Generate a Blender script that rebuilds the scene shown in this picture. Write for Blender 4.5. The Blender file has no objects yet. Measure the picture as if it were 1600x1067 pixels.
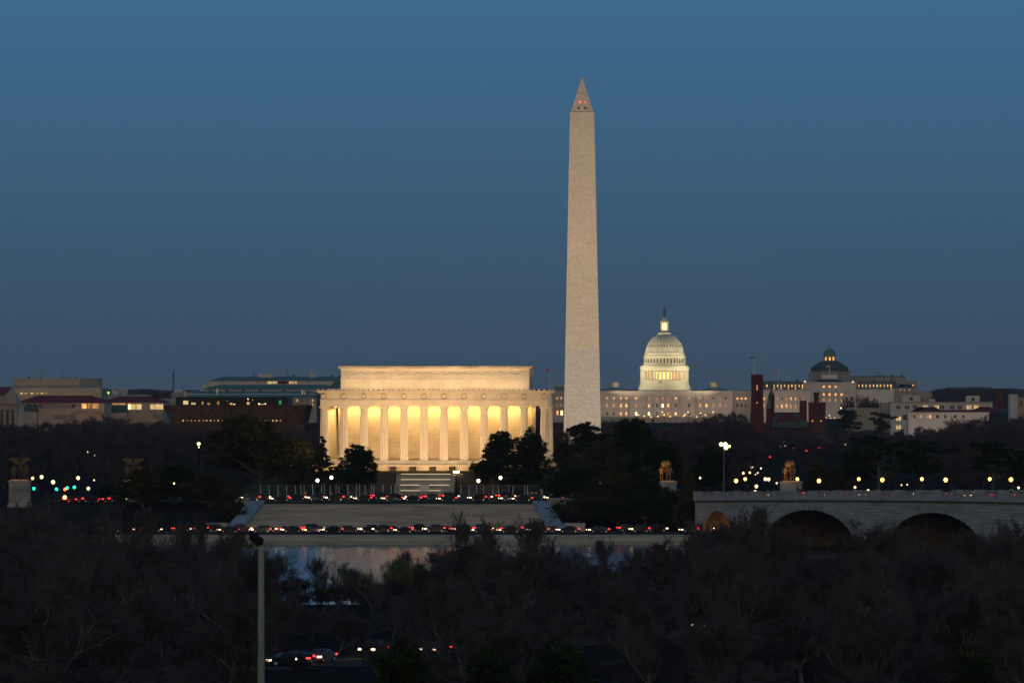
import bpy, bmesh, math, random
import numpy as np
from mathutils import Vector, Matrix
R = math.radians
rnd = random.Random(7)
C = bpy.context.scene.collection
SC = bpy.context.scene

# ------------------------------------------------------------------ camera
F = 9113.0          # focal length in photo pixels (photo 1600 wide)
CZ = 34.0           # eye height
HY = 610.0          # horizon row in the photo
cam = bpy.data.cameras.new("camera"); camo = bpy.data.objects.new("camera", cam); C.objects.link(camo)
cam.sensor_width = 36; cam.lens = 36 * F / 1600
cam.shift_y = (HY - 533.5) / 1600
cam.clip_start = 1; cam.clip_end = 40000
camo.location = (0, 0, CZ); camo.rotation_euler = (R(90), 0, 0)
SC.camera = camo
cam.dof.use_dof = False

# ------------------------------------------------------------------ sky
world = bpy.data.worlds.new("World"); SC.world = world; world.use_nodes = True
nt = world.node_tree; N = nt.nodes; L = nt.links
for n in list(N): N.remove(n)
out = N.new('ShaderNodeOutputWorld'); bg = N.new('ShaderNodeBackground')
tc = N.new('ShaderNodeTexCoord'); sep = N.new('ShaderNodeSeparateXYZ')
L.new(tc.outputs['Generated'], sep.inputs[0])
ramp = N.new('ShaderNodeValToRGB'); ramp.color_ramp.interpolation = 'EASE'
mr = N.new('ShaderNodeMapRange'); mr.inputs['From Min'].default_value = -0.02; mr.inputs['From Max'].default_value = 0.5
L.new(sep.outputs['Z'], mr.inputs['Value']); L.new(mr.outputs[0], ramp.inputs[0])
def lin(c): return tuple(((v / 255) / 12.92 if v / 255 <= .04045 else ((v / 255 + .055) / 1.055) ** 2.4) for v in c)
stops = [(0.0, lin((59, 73, 87))), (0.04, lin((57, 76, 93))), (0.070, lin((57, 84, 106))), (0.115, lin((59, 95, 124))),
         (0.170, lin((62, 106, 144))), (0.40, (0.075, 0.17, 0.30)), (1.0, (0.06, 0.13, 0.25))]
cr = ramp.color_ramp
cr.interpolation = 'LINEAR'
while len(cr.elements) < len(stops): cr.elements.new(0.5)
for e, (p, c) in zip(cr.elements, stops): e.position = p; e.color = (*c, 1)
sky = N.new('ShaderNodeTexSky'); sky.sky_type = 'NISHITA'; sky.sun_disc = False
sky.sun_elevation = R(0.5); sky.sun_rotation = R(180); sky.altitude = 30
skm = N.new('ShaderNodeMix'); skm.data_type = 'RGBA'; skm.blend_type = 'MULTIPLY'; skm.inputs[0].default_value = 1
L.new(sky.outputs[0], skm.inputs[6]); skm.inputs[7].default_value = (0.19, 0.265, 0.335, 1)
wf = N.new('ShaderNodeMapRange'); wf.inputs['From Min'].default_value = 0.35; wf.inputs['From Max'].default_value = -0.6
L.new(sep.outputs['Y'], wf.inputs['Value'])           # the after-glow side of the sky, behind the camera
mix = N.new('ShaderNodeMix'); mix.data_type = 'RGBA'
L.new(wf.outputs[0], mix.inputs[0]); L.new(ramp.outputs[0], mix.inputs[6]); L.new(skm.outputs[2], mix.inputs[7])
L.new(mix.outputs[2], bg.inputs[0]); bg.inputs[1].default_value = 1.0
L.new(bg.outputs[0], out.inputs[0])

SC.view_settings.view_transform = 'Standard'; SC.view_settings.look = 'None'
SC.view_settings.exposure = 0; SC.view_settings.gamma = 1
SC.cycles.use_denoising = True
SC.cycles.max_bounces = 4; SC.cycles.diffuse_bounces = 2; SC.cycles.glossy_bounces = 2
SC.cycles.transparent_max_bounces = 8; SC.cycles.sample_clamp_indirect = 2.0

# the last light of the sun, from just under the western horizon
sd = bpy.data.lights.new("sun", 'SUN'); sd.energy = 0.04; sd.angle = R(15); sd.color = (1.0, .82, .72)
so = bpy.data.objects.new("sun", sd); C.objects.link(so)
so.rotation_euler = (R(84), 0, R(-8))

# ------------------------------------------------------------------ helpers
def wp(px, py, D): return Vector(((px - 800) / F * D, D, CZ - (py - HY) / F * D))
def X(px, D): return (px - 800) / F * D
def Z(py, D): return CZ - (py - HY) / F * D
PROF = [(-400, 30), (0, 31.5), (60, 29.5), (100, 26), (180, 20), (300, 12), (400, 7), (500, 4.5), (620, 4.5), (760, 4.2), (862, 2.4),
        (884, -.6), (892, -2.5), (1276, -2.5), (1280, -.5), (1287, 2.5), (1303, 2.6), (1342, 7.8), (1346, 8.0), (1500, 8.0), (2400, 8.0),
        (2764, 7.0), (3400, 7.0), (5000, 6.5), (7000, 10), (9500, 20), (16000, 26)]
def gz(x, y):
    for (a, za), (b, zb) in zip(PROF, PROF[1:]):
        if a <= y <= b: return za + (zb - za) * (y - a) / (b - a)
    return PROF[-1][1]

ORD = ['first', 'second', 'third', 'fourth', 'fifth', 'sixth', 'seventh', 'eighth', 'ninth', 'tenth', 'eleventh', 'twelfth', 'thirteenth',
       'fourteenth', 'fifteenth', 'sixteenth', 'seventeenth', 'eighteenth', 'nineteenth', 'twentieth'] + ['twenty-' + k for k in ('first', 'second', 'third', 'fourth', 'fifth', 'sixth', 'seventh', 'eighth', 'ninth')] + ['thirtieth']
def tag(o, label=None, cat=None, group=None, kind=None):
    if label: o['label'] = label
    if cat: o['category'] = cat
    if group: o['group'] = group
    if kind: o['kind'] = kind
    return o
def thing(name, label, cat, loc=(0, 0, 0), rz=0.0, group=None):
    o = bpy.data.objects.new(name, None); C.objects.link(o)
    o.location = loc; o.rotation_euler = (0, 0, rz); o.empty_display_size = .5
    return tag(o, label, cat, group)
def link(name, mesh, parent=None, loc=None, rz=0, scale=None):
    o = bpy.data.objects.new(name, mesh); C.objects.link(o)
    if parent: o.parent = parent
    if loc is not None: o.location = loc
    if rz: o.rotation_euler = (0, 0, rz)
    if scale is not None: o.scale = scale if hasattr(scale, '__len__') else (scale,) * 3
    return o
def copy_tree(o, parent=None):
    c = o.copy(); C.objects.link(c); c.parent = parent
    for ch in list(o.children): copy_tree(ch, c)
    return c

class MB:
    def __init__(s): s.v = []; s.f = []; s.m = []; s.mi = 0
    def quad(s, a, b, c, d):
        n = len(s.v); s.v += [tuple(a), tuple(b), tuple(c), tuple(d)]; s.f.append((n, n + 1, n + 2, n + 3)); s.m.append(s.mi)
    def face(s, pts):
        n = len(s.v); s.v += [tuple(p) for p in pts]; s.f.append(tuple(range(n, n + len(pts)))); s.m.append(s.mi)
    def box(s, x0, x1, y0, y1, z0, z1):
        return s.frus(x0, x1, y0, y1, z0, x0, x1, y0, y1, z1)
    def frus(s, a0, a1, b0, b1, z0, c0, c1, d0, d1, z1):
        n = len(s.v)
        s.v += [(a0, b0, z0), (a1, b0, z0), (a1, b1, z0), (a0, b1, z0), (c0, d0, z1), (c1, d0, z1), (c1, d1, z1), (c0, d1, z1)]
        for q in ((3, 2, 1, 0), (4, 5, 6, 7), (0, 1, 5, 4), (1, 2, 6, 5), (2, 3, 7, 6), (3, 0, 4, 7)):
            s.f.append(tuple(n + i for i in q)); s.m.append(s.mi)
        return s
    def prism(s, pts, y0, y1):
        """pts: outline in the x,z plane, extruded from y0 to y1"""
        n = len(s.v); k = len(pts)
        s.v += [(x, y0, z) for x, z in pts] + [(x, y1, z) for x, z in pts]
        s.f.append(tuple(range(n, n + k))); s.f.append(tuple(range(n + 2 * k - 1, n + k - 1, -1))); s.m += [s.mi, s.mi]
        for i in range(k):
            j = (i + 1) % k; s.f.append((n + i, n + k + i, n + k + j, n + j)); s.m.append(s.mi)
        return s
    def lathe(s, prof, n=24, cx=0, cy=0, a0=0.0, cap=True):
        b = len(s.v); k = len(prof)
        for r, z in prof:
            for i in range(n):
                a = a0 + 2 * math.pi * i / n; s.v.append((cx + r * math.cos(a), cy + r * math.sin(a), z))
        for j in range(k - 1):
            for i in range(n):
                i2 = (i + 1) % n
                s.f.append((b + j * n + i, b + j * n + i2, b + (j + 1) * n + i2, b + (j + 1) * n + i)); s.m.append(s.mi)
        if cap:
            s.f.append(tuple(b + (k - 1) * n + i for i in range(n))); s.f.append(tuple(b + i for i in range(n - 1, -1, -1))); s.m += [s.mi, s.mi]
        return s
    def tube(s, p, q, r0, r1=None, n=6):
        p = Vector(p); q = Vector(q); r1 = r0 if r1 is None else r1
        d = (q - p).normalized(); a = d.orthogonal().normalized(); b2 = d.cross(a)
        b = len(s.v)
        for c, r in ((p, r0), (q, r1)):
            for i in range(n):
                t = 2 * math.pi * i / n; s.v.append(tuple(c + a * (r * math.cos(t)) + b2 * (r * math.sin(t))))
        for i in range(n):
            j = (i + 1) % n; s.f.append((b + i, b + j, b + n + j, b + n + i)); s.m.append(s.mi)
        s.f.append(tuple(b + n - 1 - i for i in range(n))); s.f.append(tuple(b + n + i for i in range(n))); s.m += [s.mi, s.mi]
        return s
    def mesh(s, name, mats, smooth=False):
        me = bpy.data.meshes.new(name); me.from_pydata(s.v, [], s.f)
        if not isinstance(mats, (list, tuple)): mats = [mats]
        for m in mats: me.materials.append(m)
        if len(mats) > 1: me.polygons.foreach_set('material_index', s.m)
        if smooth:
            me.polygons.foreach_set('use_smooth', [True] * len(s.f))
            try: me.set_sharp_from_angle(angle=R(40))
            except Exception: pass
        me.update(); return me
    def split(s, name, m, parent=None, smooth=False):
        """every connected piece becomes an object of its own"""
        par = list(range(len(s.v)))
        def find(a):
            while par[a] != a: par[a] = par[par[a]]; a = par[a]
            return a
        for f in s.f:
            r = find(f[0])
            for i in f[1:]: par[find(i)] = r
        g = {}
        for f in s.f: g.setdefault(find(f[0]), []).append(f)
        out_ = []
        for fs in g.values():
            ids = sorted({i for f in fs for i in f}); mp_ = {a: b for b, a in enumerate(ids)}
            q = MB(); q.v = [s.v[i] for i in ids]; q.f = [tuple(mp_[i] for i in f) for f in fs]; q.m = [0] * len(fs)
            out_.append(q.build(name, m, parent, smooth))
        return out_
    def build(s, name, mats, parent=None, smooth=False, loc=None):
        return link(name, s.mesh(name, mats, smooth), parent, loc)

def np_mesh(name, verts, faces, mats, midx=None):
    """verts (n,3), faces (m,k) same size"""
    me = bpy.data.meshes.new(name); m, k = faces.shape
    me.vertices.add(len(verts)); me.vertices.foreach_set('co', verts.astype(np.float32).ravel())
    me.loops.add(m * k); me.loops.foreach_set('vertex_index', faces.astype(np.int32).ravel())
    me.polygons.add(m); me.polygons.foreach_set('loop_start', np.arange(0, m * k, k, dtype=np.int32))
    me.polygons.foreach_set('loop_total', np.full(m, k, dtype=np.int32))
    for mt in (mats if isinstance(mats, (list, tuple)) else [mats]): me.materials.append(mt)
    if midx is not None: me.polygons.foreach_set('material_index', midx.astype(np.int32))
    me.update(calc_edges=True); return me

# ------------------------------------------------------------------ materials
def mat(name, col, rough=.8, var=.25, scale=.5, bump=0.0, metal=0.0, stretch=(1, 1, 1), spec=.0, tex='noise', col2=None, bw=1.5, bh=.6):
    m = bpy.data.materials.new(name); m.use_nodes = True; n = m.node_tree.nodes; l = m.node_tree.links
    b = n['Principled BSDF']; b.inputs['Roughness'].default_value = rough; b.inputs['Metallic'].default_value = metal
    b.inputs['Specular IOR Level'].default_value = spec
    t = n.new('ShaderNodeTexCoord'); mp = n.new('ShaderNodeMapping'); mp.inputs['Scale'].default_value = stretch
    l.new(t.outputs['Object'], mp.inputs[0])
    no = n.new('ShaderNodeTexNoise'); no.inputs['Scale'].default_value = scale; no.inputs['Detail'].default_value = 6
    l.new(mp.outputs[0], no.inputs['Vector'])
    rp = n.new('ShaderNodeValToRGB'); c2 = col2 or tuple(c * (1 - var) for c in col); c1 = tuple(min(1, c * (1 + var)) for c in col)
    rp.color_ramp.elements[0].position = .3; rp.color_ramp.elements[1].position = .7
    rp.color_ramp.elements[0].color = (*c2, 1); rp.color_ramp.elements[1].color = (*c1, 1)
    l.new(no.outputs[0], rp.inputs[0]); src = rp.outputs[0]
    if tex == 'brick':
        sx = n.new('ShaderNodeSeparateXYZ'); cb = n.new('ShaderNodeCombineXYZ'); ad = n.new('ShaderNodeMath'); ad.operation = 'ADD'
        l.new(t.outputs['Object'], sx.inputs[0]); l.new(sx.outputs[0], ad.inputs[0]); l.new(sx.outputs[1], ad.inputs[1])
        l.new(ad.outputs[0], cb.inputs[0]); l.new(sx.outputs[2], cb.inputs[1])
        br = n.new('ShaderNodeTexBrick'); l.new(cb.outputs[0], br.inputs['Vector']); br.inputs['Scale'].default_value = 1
        br.inputs['Brick Width'].default_value = bw; br.inputs['Row Height'].default_value = bh; br.inputs['Mortar Size'].default_value = bh * .035
        br.inputs['Color1'].default_value = (1, 1, 1, 1); br.inputs['Color2'].default_value = (1 - var * .8, 1 - var * .85, 1 - var * .9, 1)
        br.inputs['Mortar'].default_value = (.35, .35, .36, 1) if name == 'grey_granite' else (.74, .72, .70, 1); br.inputs['Bias'].default_value = -.2
        mx = n.new('ShaderNodeMix'); mx.data_type = 'RGBA'; mx.blend_type = 'MULTIPLY'; mx.inputs[0].default_value = 1
        l.new(src, mx.inputs[6]); l.new(br.outputs[0], mx.inputs[7]); src = mx.outputs[2]
    l.new(src, b.inputs['Base Color'])
    if bump:
        bp = n.new('ShaderNodeBump'); bp.inputs['Strength'].default_value = bump; bp.inputs['Distance'].default_value = .2
        l.new(no.outputs[0], bp.inputs['Height']); l.new(bp.outputs[0], b.inputs['Normal'])
    return m
def emit(name, col, s, sample=True, var=0.0, scale=.6):
    m = bpy.data.materials.new(name); m.use_nodes = True; n = m.node_tree.nodes; l = m.node_tree.links
    b = n['Principled BSDF']; b.inputs['Base Color'].default_value = (*[c * .5 for c in col], 1)
    b.inputs['Emission Color'].default_value = (*col, 1); b.inputs['Emission Strength'].default_value = s
    if var:
        t = n.new('ShaderNodeTexCoord'); no = n.new('ShaderNodeTexNoise'); no.inputs['Scale'].default_value = scale
        l.new(t.outputs['Object'], no.inputs['Vector']); mr = n.new('ShaderNodeMapRange')
        mr.inputs['From Min'].default_value = .35; mr.inputs['From Max'].default_value = .65
        mr.inputs['To Min'].default_value = s * (1 - var); mr.inputs['To Max'].default_value = s * (1 + var)
        l.new(no.outputs[0], mr.inputs['Value']); l.new(mr.outputs[0], b.inputs['Emission Strength'])
    if not sample: m.cycles.emission_sampling = 'NONE'
    return m

M = {}
M['marble'] = mat('white_marble', (.62, .58, .50), .75, .10, .35, tex='brick', bw=2.4, bh=1.0)
M['marble_wall'] = mat('darkened_marble_wall', (.54, .47, .37), .8, .14, .3, tex='brick', bw=2.4, bh=1.0)  # darker marble: the shade behind the columns is put into the colour
M['marble_plain'] = mat('smooth_marble', (.64, .60, .53), .7, .10, .5, stretch=(1, 1, .35))
M['roofstone'] = mat('weathered_roof_stone', (.42, .40, .37), .85, .25, .3)
M['obelisk'] = mat('obelisk_marble', (.50, .45, .375), .8, .12, .8, stretch=(.8, .8, 1.5), tex='brick', bw=4.4, bh=1.25)
M['obelisk_low'] = mat('paler_obelisk_marble', (.46, .435, .40), .8, .14, .8, stretch=(.8, .8, 1.5), tex='brick', bw=4.4, bh=1.25)
M['granite'] = mat('grey_granite', (.36, .36, .35), .85, .22, .25, stretch=(.4, .4, 1.5), tex='brick', bw=2.6, bh=.75, bump=.2)
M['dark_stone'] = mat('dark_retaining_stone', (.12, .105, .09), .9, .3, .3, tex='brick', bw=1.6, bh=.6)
M['vault_stone'] = mat('shaded_vault_stone', (.13, .10, .075), .95, .25, .3)  # darker than the bridge granite: shade inside the arches is put into the colour
M['shrub_stone'] = mat('shrub_dark_stone', (.05, .04, .03), .95, .3, 1)
M['granite_smooth'] = mat('dressed_granite', (.34, .35, .36), .7, .15, .4)
M['granite_steps'] = mat('step_granite', (.42, .37, .31), .85, .30, .16, stretch=(.5, 1.5, 2.5))
M['cap_stone'] = mat('capitol_stone', (.50, .46, .42), .8, .08, .08)
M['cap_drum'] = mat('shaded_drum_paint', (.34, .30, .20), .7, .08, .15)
M['cap_dome'] = mat('painted_iron_dome', (.62, .60, .52), .6, .06, .15)
M['copper'] = mat('green_copper_roof', (.15, .24, .21), .8, .2, .12)
M['teal_roof'] = mat('teal_slate_roof', (.13, .215, .20), .85, .2, .08)
M['slate'] = mat('blue_grey_slate', (.07, .10, .105), .7, .25, .3)
M['limestone'] = mat('tan_limestone', (.40, .34, .28), .85, .14, .12, stretch=(.5, .5, 2))
M['limestone_grey'] = mat('grey_limestone', (.36, .34, .32), .85, .14, .12)
M['dim_panel'] = mat('shaded_grey_panel', (.22, .205, .19), .9, .15, .12)
M['warm_stone'] = mat('warm_brown_stone', (.34, .24, .18), .9, .2, .12)
M['dim_stone'] = mat('dark_grey_stone', (.14, .135, .135), .9, .2, .12)  # a darker grey for plain walls and roof housings
M['white_stone'] = mat('white_office_stone', (.60, .56, .53), .8, .10, .12)
M['tile_red'] = mat('dark_red_tile_roof', (.21, .05, .06), .85, .25, .3)
M['sandstone'] = mat('red_sandstone', (.12, .03, .024), .9, .3, .4, tex='brick', bw=1.6, bh=.6)
M['bronze_clad'] = mat('bronze_lattice_cladding', (.07, .047, .038), .6, .5, .9, stretch=(1, 1, .35))
M['bronze'] = mat('gilded_bronze', (.62, .30, .10), .36, .45, 2.2, metal=.9, bump=.6)
M['bronze_dull'] = mat('dull_brown_bronze', (.14, .10, .065), .7, .3, 2.5, bump=.2)
M['statue_bronze'] = mat('dark_bronze', (.07, .10, .07), .5, .2, 2.0)
M['iron'] = mat('black_iron', (.02, .02, .022), .5, .2, 3)
M['pole_white'] = mat('white_flagpole_paint', (.8, .8, .8), .5, .05, 1)
M['galv'] = mat('galvanised_steel', (.62, .64, .65), .6, .15, 4)
M['galv_dark'] = mat('dull_mast_paint', (.15, .16, .18), .7, .15, 2)
M['pole_green'] = mat('weathered_pole_paint', (.30, .33, .28), .6, .14, 1.2, stretch=(1, 1, .2))
M['lamp_housing'] = mat('dark_lamp_housing', (.02, .025, .03), .4, .2, 4)
M['grass'] = mat('winter_grass', (.055, .06, .028), .95, .35, .15)
M['earth'] = mat('dark_leaf_litter', (.030, .024, .022), .98, .35, .05)
M['asphalt'] = mat('asphalt', (.06, .058, .055), .75, .25, .12)
M['paint'] = mat('road_paint', (.7, .7, .66), .7, .15, 1)
M['pave'] = mat('pale_paving', (.42, .37, .31), .85, .2, .2)
M['bark'] = mat('grey_brown_bark', (.13, .11, .10), .95, .3, 2, stretch=(1, 1, .3))
M['bark_pale'] = mat('pale_bark', (.26, .22, .18), .95, .25, 2, stretch=(1, 1, .3))
M['bark_mid'] = mat('grey_bark', (.19, .17, .155), .95, .3, 2, stretch=(1, 1, .3))
M['bark_oak'] = mat('oak_bark', (.11, .09, .075), .95, .25, 2, stretch=(1, 1, .3))
M['twig'] = mat('reddish_twigs', (.10, .072, .075), .95, .3, .25)
M['twig_grey'] = mat('grey_twigs', (.115, .10, .10), .95, .3, .25)
M['twig_green'] = mat('budding_willow_twigs', (.22, .23, .08), .95, .3, .3)
M['leaf'] = mat('dark_evergreen_leaves', (.030, .042, .018), .8, .45, .35)
M['leaf_olive'] = mat('olive_evergreen_leaves', (.055, .055, .022), .8, .45, .35)
M['needle'] = mat('pine_needles', (.022, .045, .020), .85, .4, .4)
M['glass'] = mat('dark_window_glass', (.03, .034, .04), .3, .2, .4, spec=.2)
M['glass_band'] = mat('dark_penthouse_glass', (.012, .022, .026), .4, .3, .3, spec=.15)
M['amber'] = emit('amber_window', (1.0, .46, .12), 1.15, False, .5, .35)
M['amber_dim'] = emit('dim_amber_window', (.85, .40, .14), .45, False, .5, .35)
M['amber_hot'] = emit('bright_window', (1.0, .72, .30), 3.0, False)
M['cream'] = emit('cream_window', (1.0, .70, .32), .62, False, .4, .3)
M['gold'] = emit('gold_drum_window', (1.0, .58, .16), 1.7, False, .3, .3)
M['lamp_amber'] = emit('amber_lamp_globe', (1.0, .5, .16), 2.6, False)
M['globe'] = emit('warm_lamp_globe', (1.0, .50, .11), 5, True)
M['globe_w'] = emit('white_lamp_globe', (1.0, .84, .58), 5, True)
M['globe_s'] = emit('distant_lamp_globe', (1.0, .70, .38), 2.0, False)
M['globe_y'] = emit('yellow_flood_lens', (.80, 1.0, .30), 3.5, False)
M['tunnel'] = emit('yellow_tunnel_lamp', (1.0, .78, .16), 6, True)
M['sig_green'] = emit('green_signal_lens', (.02, 1.0, .55), 2.2, False)
M['sig_red'] = emit('red_signal_lens', (1.0, .04, .05), 1.0, False)
M['red_beacon'] = emit('red_beacon_lens', (1.0, .10, .09), 2.5, False)
M['head'] = emit('headlight_lens', (1.0, .66, .36), 5, False)
M['tail'] = emit('tail_light_lens', (1.0, .035, .03), 4, False)
M['amber_side'] = emit('amber_side_marker', (1.0, .38, .05), 5, False)
M['flag'] = mat('faded_flag_cloth', (.50, .30, .32), .9, .4, .6)
M['flag_d'] = mat('dark_flag_cloth', (.08, .08, .12), .9, .4, .6)
M['sign_green'] = mat('green_sign_face', (.03, .22, .14), .5, .1, 2)
M['sign_yellow'] = mat('yellow_sign_face', (.6, .42, .04), .5, .1, 2)
M['sign_white'] = mat('pale_sign_face', (.75, .82, .78), .5, .08, 2)
M['rubber'] = mat('tyre_rubber', (.015, .015, .015), .9, .2, 4)
M['orange'] = mat('orange_jacket_cloth', (.65, .30, .12), .9, .2, 4)
M['trouser'] = mat('dark_trouser_cloth', (.06, .06, .08), .9, .2, 4)
M['skin'] = mat('skin', (.45, .28, .2), .6, .1, 5)
M['mesh'] = mat('fence_mesh_wire', (.16, .18, .18), .6, .2, 4)
# water: dark, mirror-like, drawn out by small waves
w = mat('river_water', (.010, .016, .022), .2, .1, .2, spec=.5); M['water'] = w
n = w.node_tree.nodes; l = w.node_tree.links; b = n['Principled BSDF']
t = n.new('ShaderNodeTexCoord'); mp = n.new('ShaderNodeMapping'); mp.inputs['Scale'].default_value = (.35, .6, 1)
no = n.new('ShaderNodeTexNoise'); no.inputs['Scale'].default_value = .8; no.inputs['Detail'].default_value = 5
bp = n.new('ShaderNodeBump'); bp.inputs['Strength'].default_value = .32; bp.inputs['Distance'].default_value = .12
l.new(t.outputs['Object'], mp.inputs[0]); l.new(mp.outputs[0], no.inputs['Vector']); l.new(no.outputs[0], bp.inputs['Height']); l.new(bp.outputs[0], b.inputs['Normal'])
# car paint: colour differs per car
cp = bpy.data.materials.new('car_paint'); cp.use_nodes = True; n = cp.node_tree.nodes; l = cp.node_tree.links
oi = n.new('ShaderNodeObjectInfo'); rp = n.new('ShaderNodeValToRGB'); rp.color_ramp.interpolation = 'CONSTANT'
for i, (p, c) in enumerate([(0, (.015, .015, .018)), (.3, (.045, .048, .05)), (.5, (.03, .008, .008)), (.65, (.01, .016, .03)), (.8, (.08, .08, .08))]):
    e = rp.color_ramp.elements[i] if i < 2 else rp.color_ramp.elements.new(p)
    e.position = p; e.color = (*c, 1)
l.new(oi.outputs['Random'], rp.inputs[0]); l.new(rp.outputs[0], n['Principled BSDF'].inputs['Base Color']); n['Principled BSDF'].inputs['Roughness'].default_value = .55; n['Principled BSDF'].inputs['Specular IOR Level'].default_value = .15
M['car'] = cp

def area(loc, target, w, h, power, col, name='floodlight', spread=None, parent=None):
    d = bpy.data.lights.new(name, 'AREA'); d.shape = 'RECTANGLE'; d.size = w; d.size_y = h; d.energy = power; d.color = col
    if spread: d.spread = R(spread)
    o = bpy.data.objects.new(name, d); C.objects.link(o)
    o.location = loc; o.rotation_euler = (Vector(target) - Vector(loc)).to_track_quat('-Z', 'Y').to_euler()
    if parent: o.parent = parent
    return o
def spot(loc, target, power, col, ang=60, blend=.6, radius=.5, name='floodlight', parent=None):
    d = bpy.data.lights.new(name, 'SPOT'); d.energy = power; d.color = col; d.spot_size = R(ang); d.spot_blend = blend; d.shadow_soft_size = radius
    o = bpy.data.objects.new(name, d); C.objects.link(o)
    o.location = loc; o.rotation_euler = (Vector(target) - Vector(loc)).to_track_quat('-Z', 'Y').to_euler()
    if parent: o.parent = parent
    return o

AX = R(-2.44)     # heading of the Mall's long axis

# ------------------------------------------------------------------ ground, river, roads
mb = MB()
xs = [-9000, -3000, -1500, -800, -400, -200, -100, 0, 100, 200, 400, 800, 1500, 3000, 9000]
nx = len(xs)
for y, z in PROF:
    for x in xs: mb.v.append((x, y, z))
for j in range(len(PROF) - 1):
    for i in range(nx - 1):
        a = j * nx + i; mb.f.append((a, a + 1, a + 1 + nx, a + nx)); mb.m.append(0)
tag(mb.build('ground', M['earth']), kind='structure')
mb = MB(); mb.quad((-4000, 872, 0), (4000, 872, 0), (4000, 1283, 0), (-4000, 1283, 0))
tag(mb.build('river', M['water']), kind='structure')
def sheet(name, x0, x1, y0, y1, m, dz=.03):
    """a strip of ground cover that follows the terrain's profile"""
    ys = sorted({y0, y1} | {p[0] for p in PROF if y0 < p[0] < y1}); mb = MB()
    for a, b2 in zip(ys, ys[1:]):
        mb.quad((x0, a, gz(0, a) + dz), (x1, a, gz(0, a) + dz), (x1, b2, gz(0, b2) + dz), (x0, b2, gz(0, b2) + dz))
    return tag(mb.build(name, m), kind='structure')
sheet('riverside_road', -700, 700, 1288, 1299, M['asphalt'], .02)
sheet('circle_road', -110, 60, 1366, 1398, M['asphalt'], .02)
sheet('circle_lawn', -58, 6, 1344, 1366, M['grass'], .03)
sheet('memorial_lawn', -90, 45, 1400, 1500, M['grass'], .03)
sheet('sidewalk', -110, 60, 1398.3, 1399.8, M['pave'], .14)
mb = MB()
for k in range(60): mb.box(-105 + k * 2.7, -103.6 + k * 2.7, 1381.9, 1382.1, 8.02, 8.026)
tag(mb.build('lane_markings', M['paint']), kind='structure')
# the near parkway, crossing obliquely through the riverside trees
pk = [(-150, 560), (-22, 622), (-9.6, 652), (27, 717), (56, 738), (170, 790)]
mb = MB()
for (x0, y0), (x1, y1) in zip(pk, pk[1:]):
    d = Vector((x1 - x0, y1 - y0, 0)).normalized(); nn = Vector((-d.y, d.x, 0)) * 6
    mb.quad((x0 - nn.x, y0 - nn.y, 4.62), (x0 + nn.x, y0 + nn.y, 4.62), (x1 + nn.x, y1 + nn.y, 4.62), (x1 - nn.x, y1 - nn.y, 4.62))
tag(mb.build('parkway_road', M['asphalt']), kind='structure')

# ------------------------------------------------------------------ watergate steps and river wall
D0 = 1288
def stairs(mb, x0, x1, y0, z0, y1, z1, n, flare0=0, flare1=0):
    """n steps rising from (y0,z0) to (y1,z1)"""
    for i in range(n):
        ya = y0 + (y1 - y0) * i / n; za = z0 + (z1 - z0) * i / n; zb = z0 + (z1 - z0) * (i + 1) / n
        f = 1 - (i + .5) / n
        mb.box(x0 - flare0 * f, x1 + flare1 * f, ya, y1 + .6, za - (.02 if i else 1), zb)
st = thing('river_steps', 'broad grey granite steps fanning down to the riverside road', 'steps', (-25, 1303, 2.6))
mb = MB(); n_ = 34
xl_t, xr_t = X(412, 1342) + 25, X(832, 1342) + 25; xl_b, xr_b = X(379, 1303) + 25, X(858, 1303) + 25
for i in range(n_):
    ya = 39 * i / n_; za = 5.28 * i / n_ - .02; zb = 5.28 * (i + 1) / n_; f = i / n_
    a = xl_b + (xl_t - xl_b) * f; b_ = xr_b + (xr_t - xr_b) * f
    mb.frus(a, b_, ya, 39.5, za - (1.5 if i == 0 else 0), a, b_, ya, 39.5, zb)
mb.build('flight', M['granite_steps'], st)
for sgn, xa, xb in ((-1, xl_b, xl_t), (1, xr_b, xr_t)):
    mb = MB()
    w0, w1 = (xa - 3.4, xa - .02) if sgn < 0 else (xa + .02, xa + 3.4); t0, t1 = (xb - 3.4, xb - .02) if sgn < 0 else (xb + .02, xb + 3.4)
    n0 = 0
    mb.v += [(w0, -1, -.6), (w1, -1, -.6), (w1, -1, 1.1), (w0, -1, 1.1), (t0, 40, 3.2), (t1, 40, 3.2), (t1, 40, 6.1), (t0, 40, 6.1)]
    for q in ((0, 1, 2, 3), (5, 4, 7, 6), (3, 2, 6, 7), (1, 5, 6, 2), (4, 0, 3, 7), (4, 5, 1, 0)): mb.f.append(q); mb.m.append(0)
    mb.build('cheek_wall', M['granite_smooth'], st)
    mb = MB(); xx0 = w0 - 4.6 if sgn < 0 else w1 + .02; mb.box(xx0, xx0 + 4.58, -1.2, 3, -.6, 1.5); mb.box(xx0 - .15, xx0 + 4.7, -1.4, 3.2, 1.503, 1.8)
    mb.build('end_pier', M['granite'], st)
    mb = MB(); mb.box((t0 - 9) if sgn < 0 else t1 + .02, (t0 - .02) if sgn < 0 else t1 + 9, 36, 42, 1.5, 6.4); mb.box((t0 - 9.2) if sgn < 0 else t1 - .1, (t0 + .1) if sgn < 0 else t1 + 9.2, 35.7, 42.3, 6.403, 6.7)
    mb.build('head_wall', M['granite'], st)
rw = thing('river_wall', 'stepped stone wall along the far bank below the riverside road', 'river wall', (0, 1281, 0))
mb = MB(); xl, xr = -900, X(1078, 1290)
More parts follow.
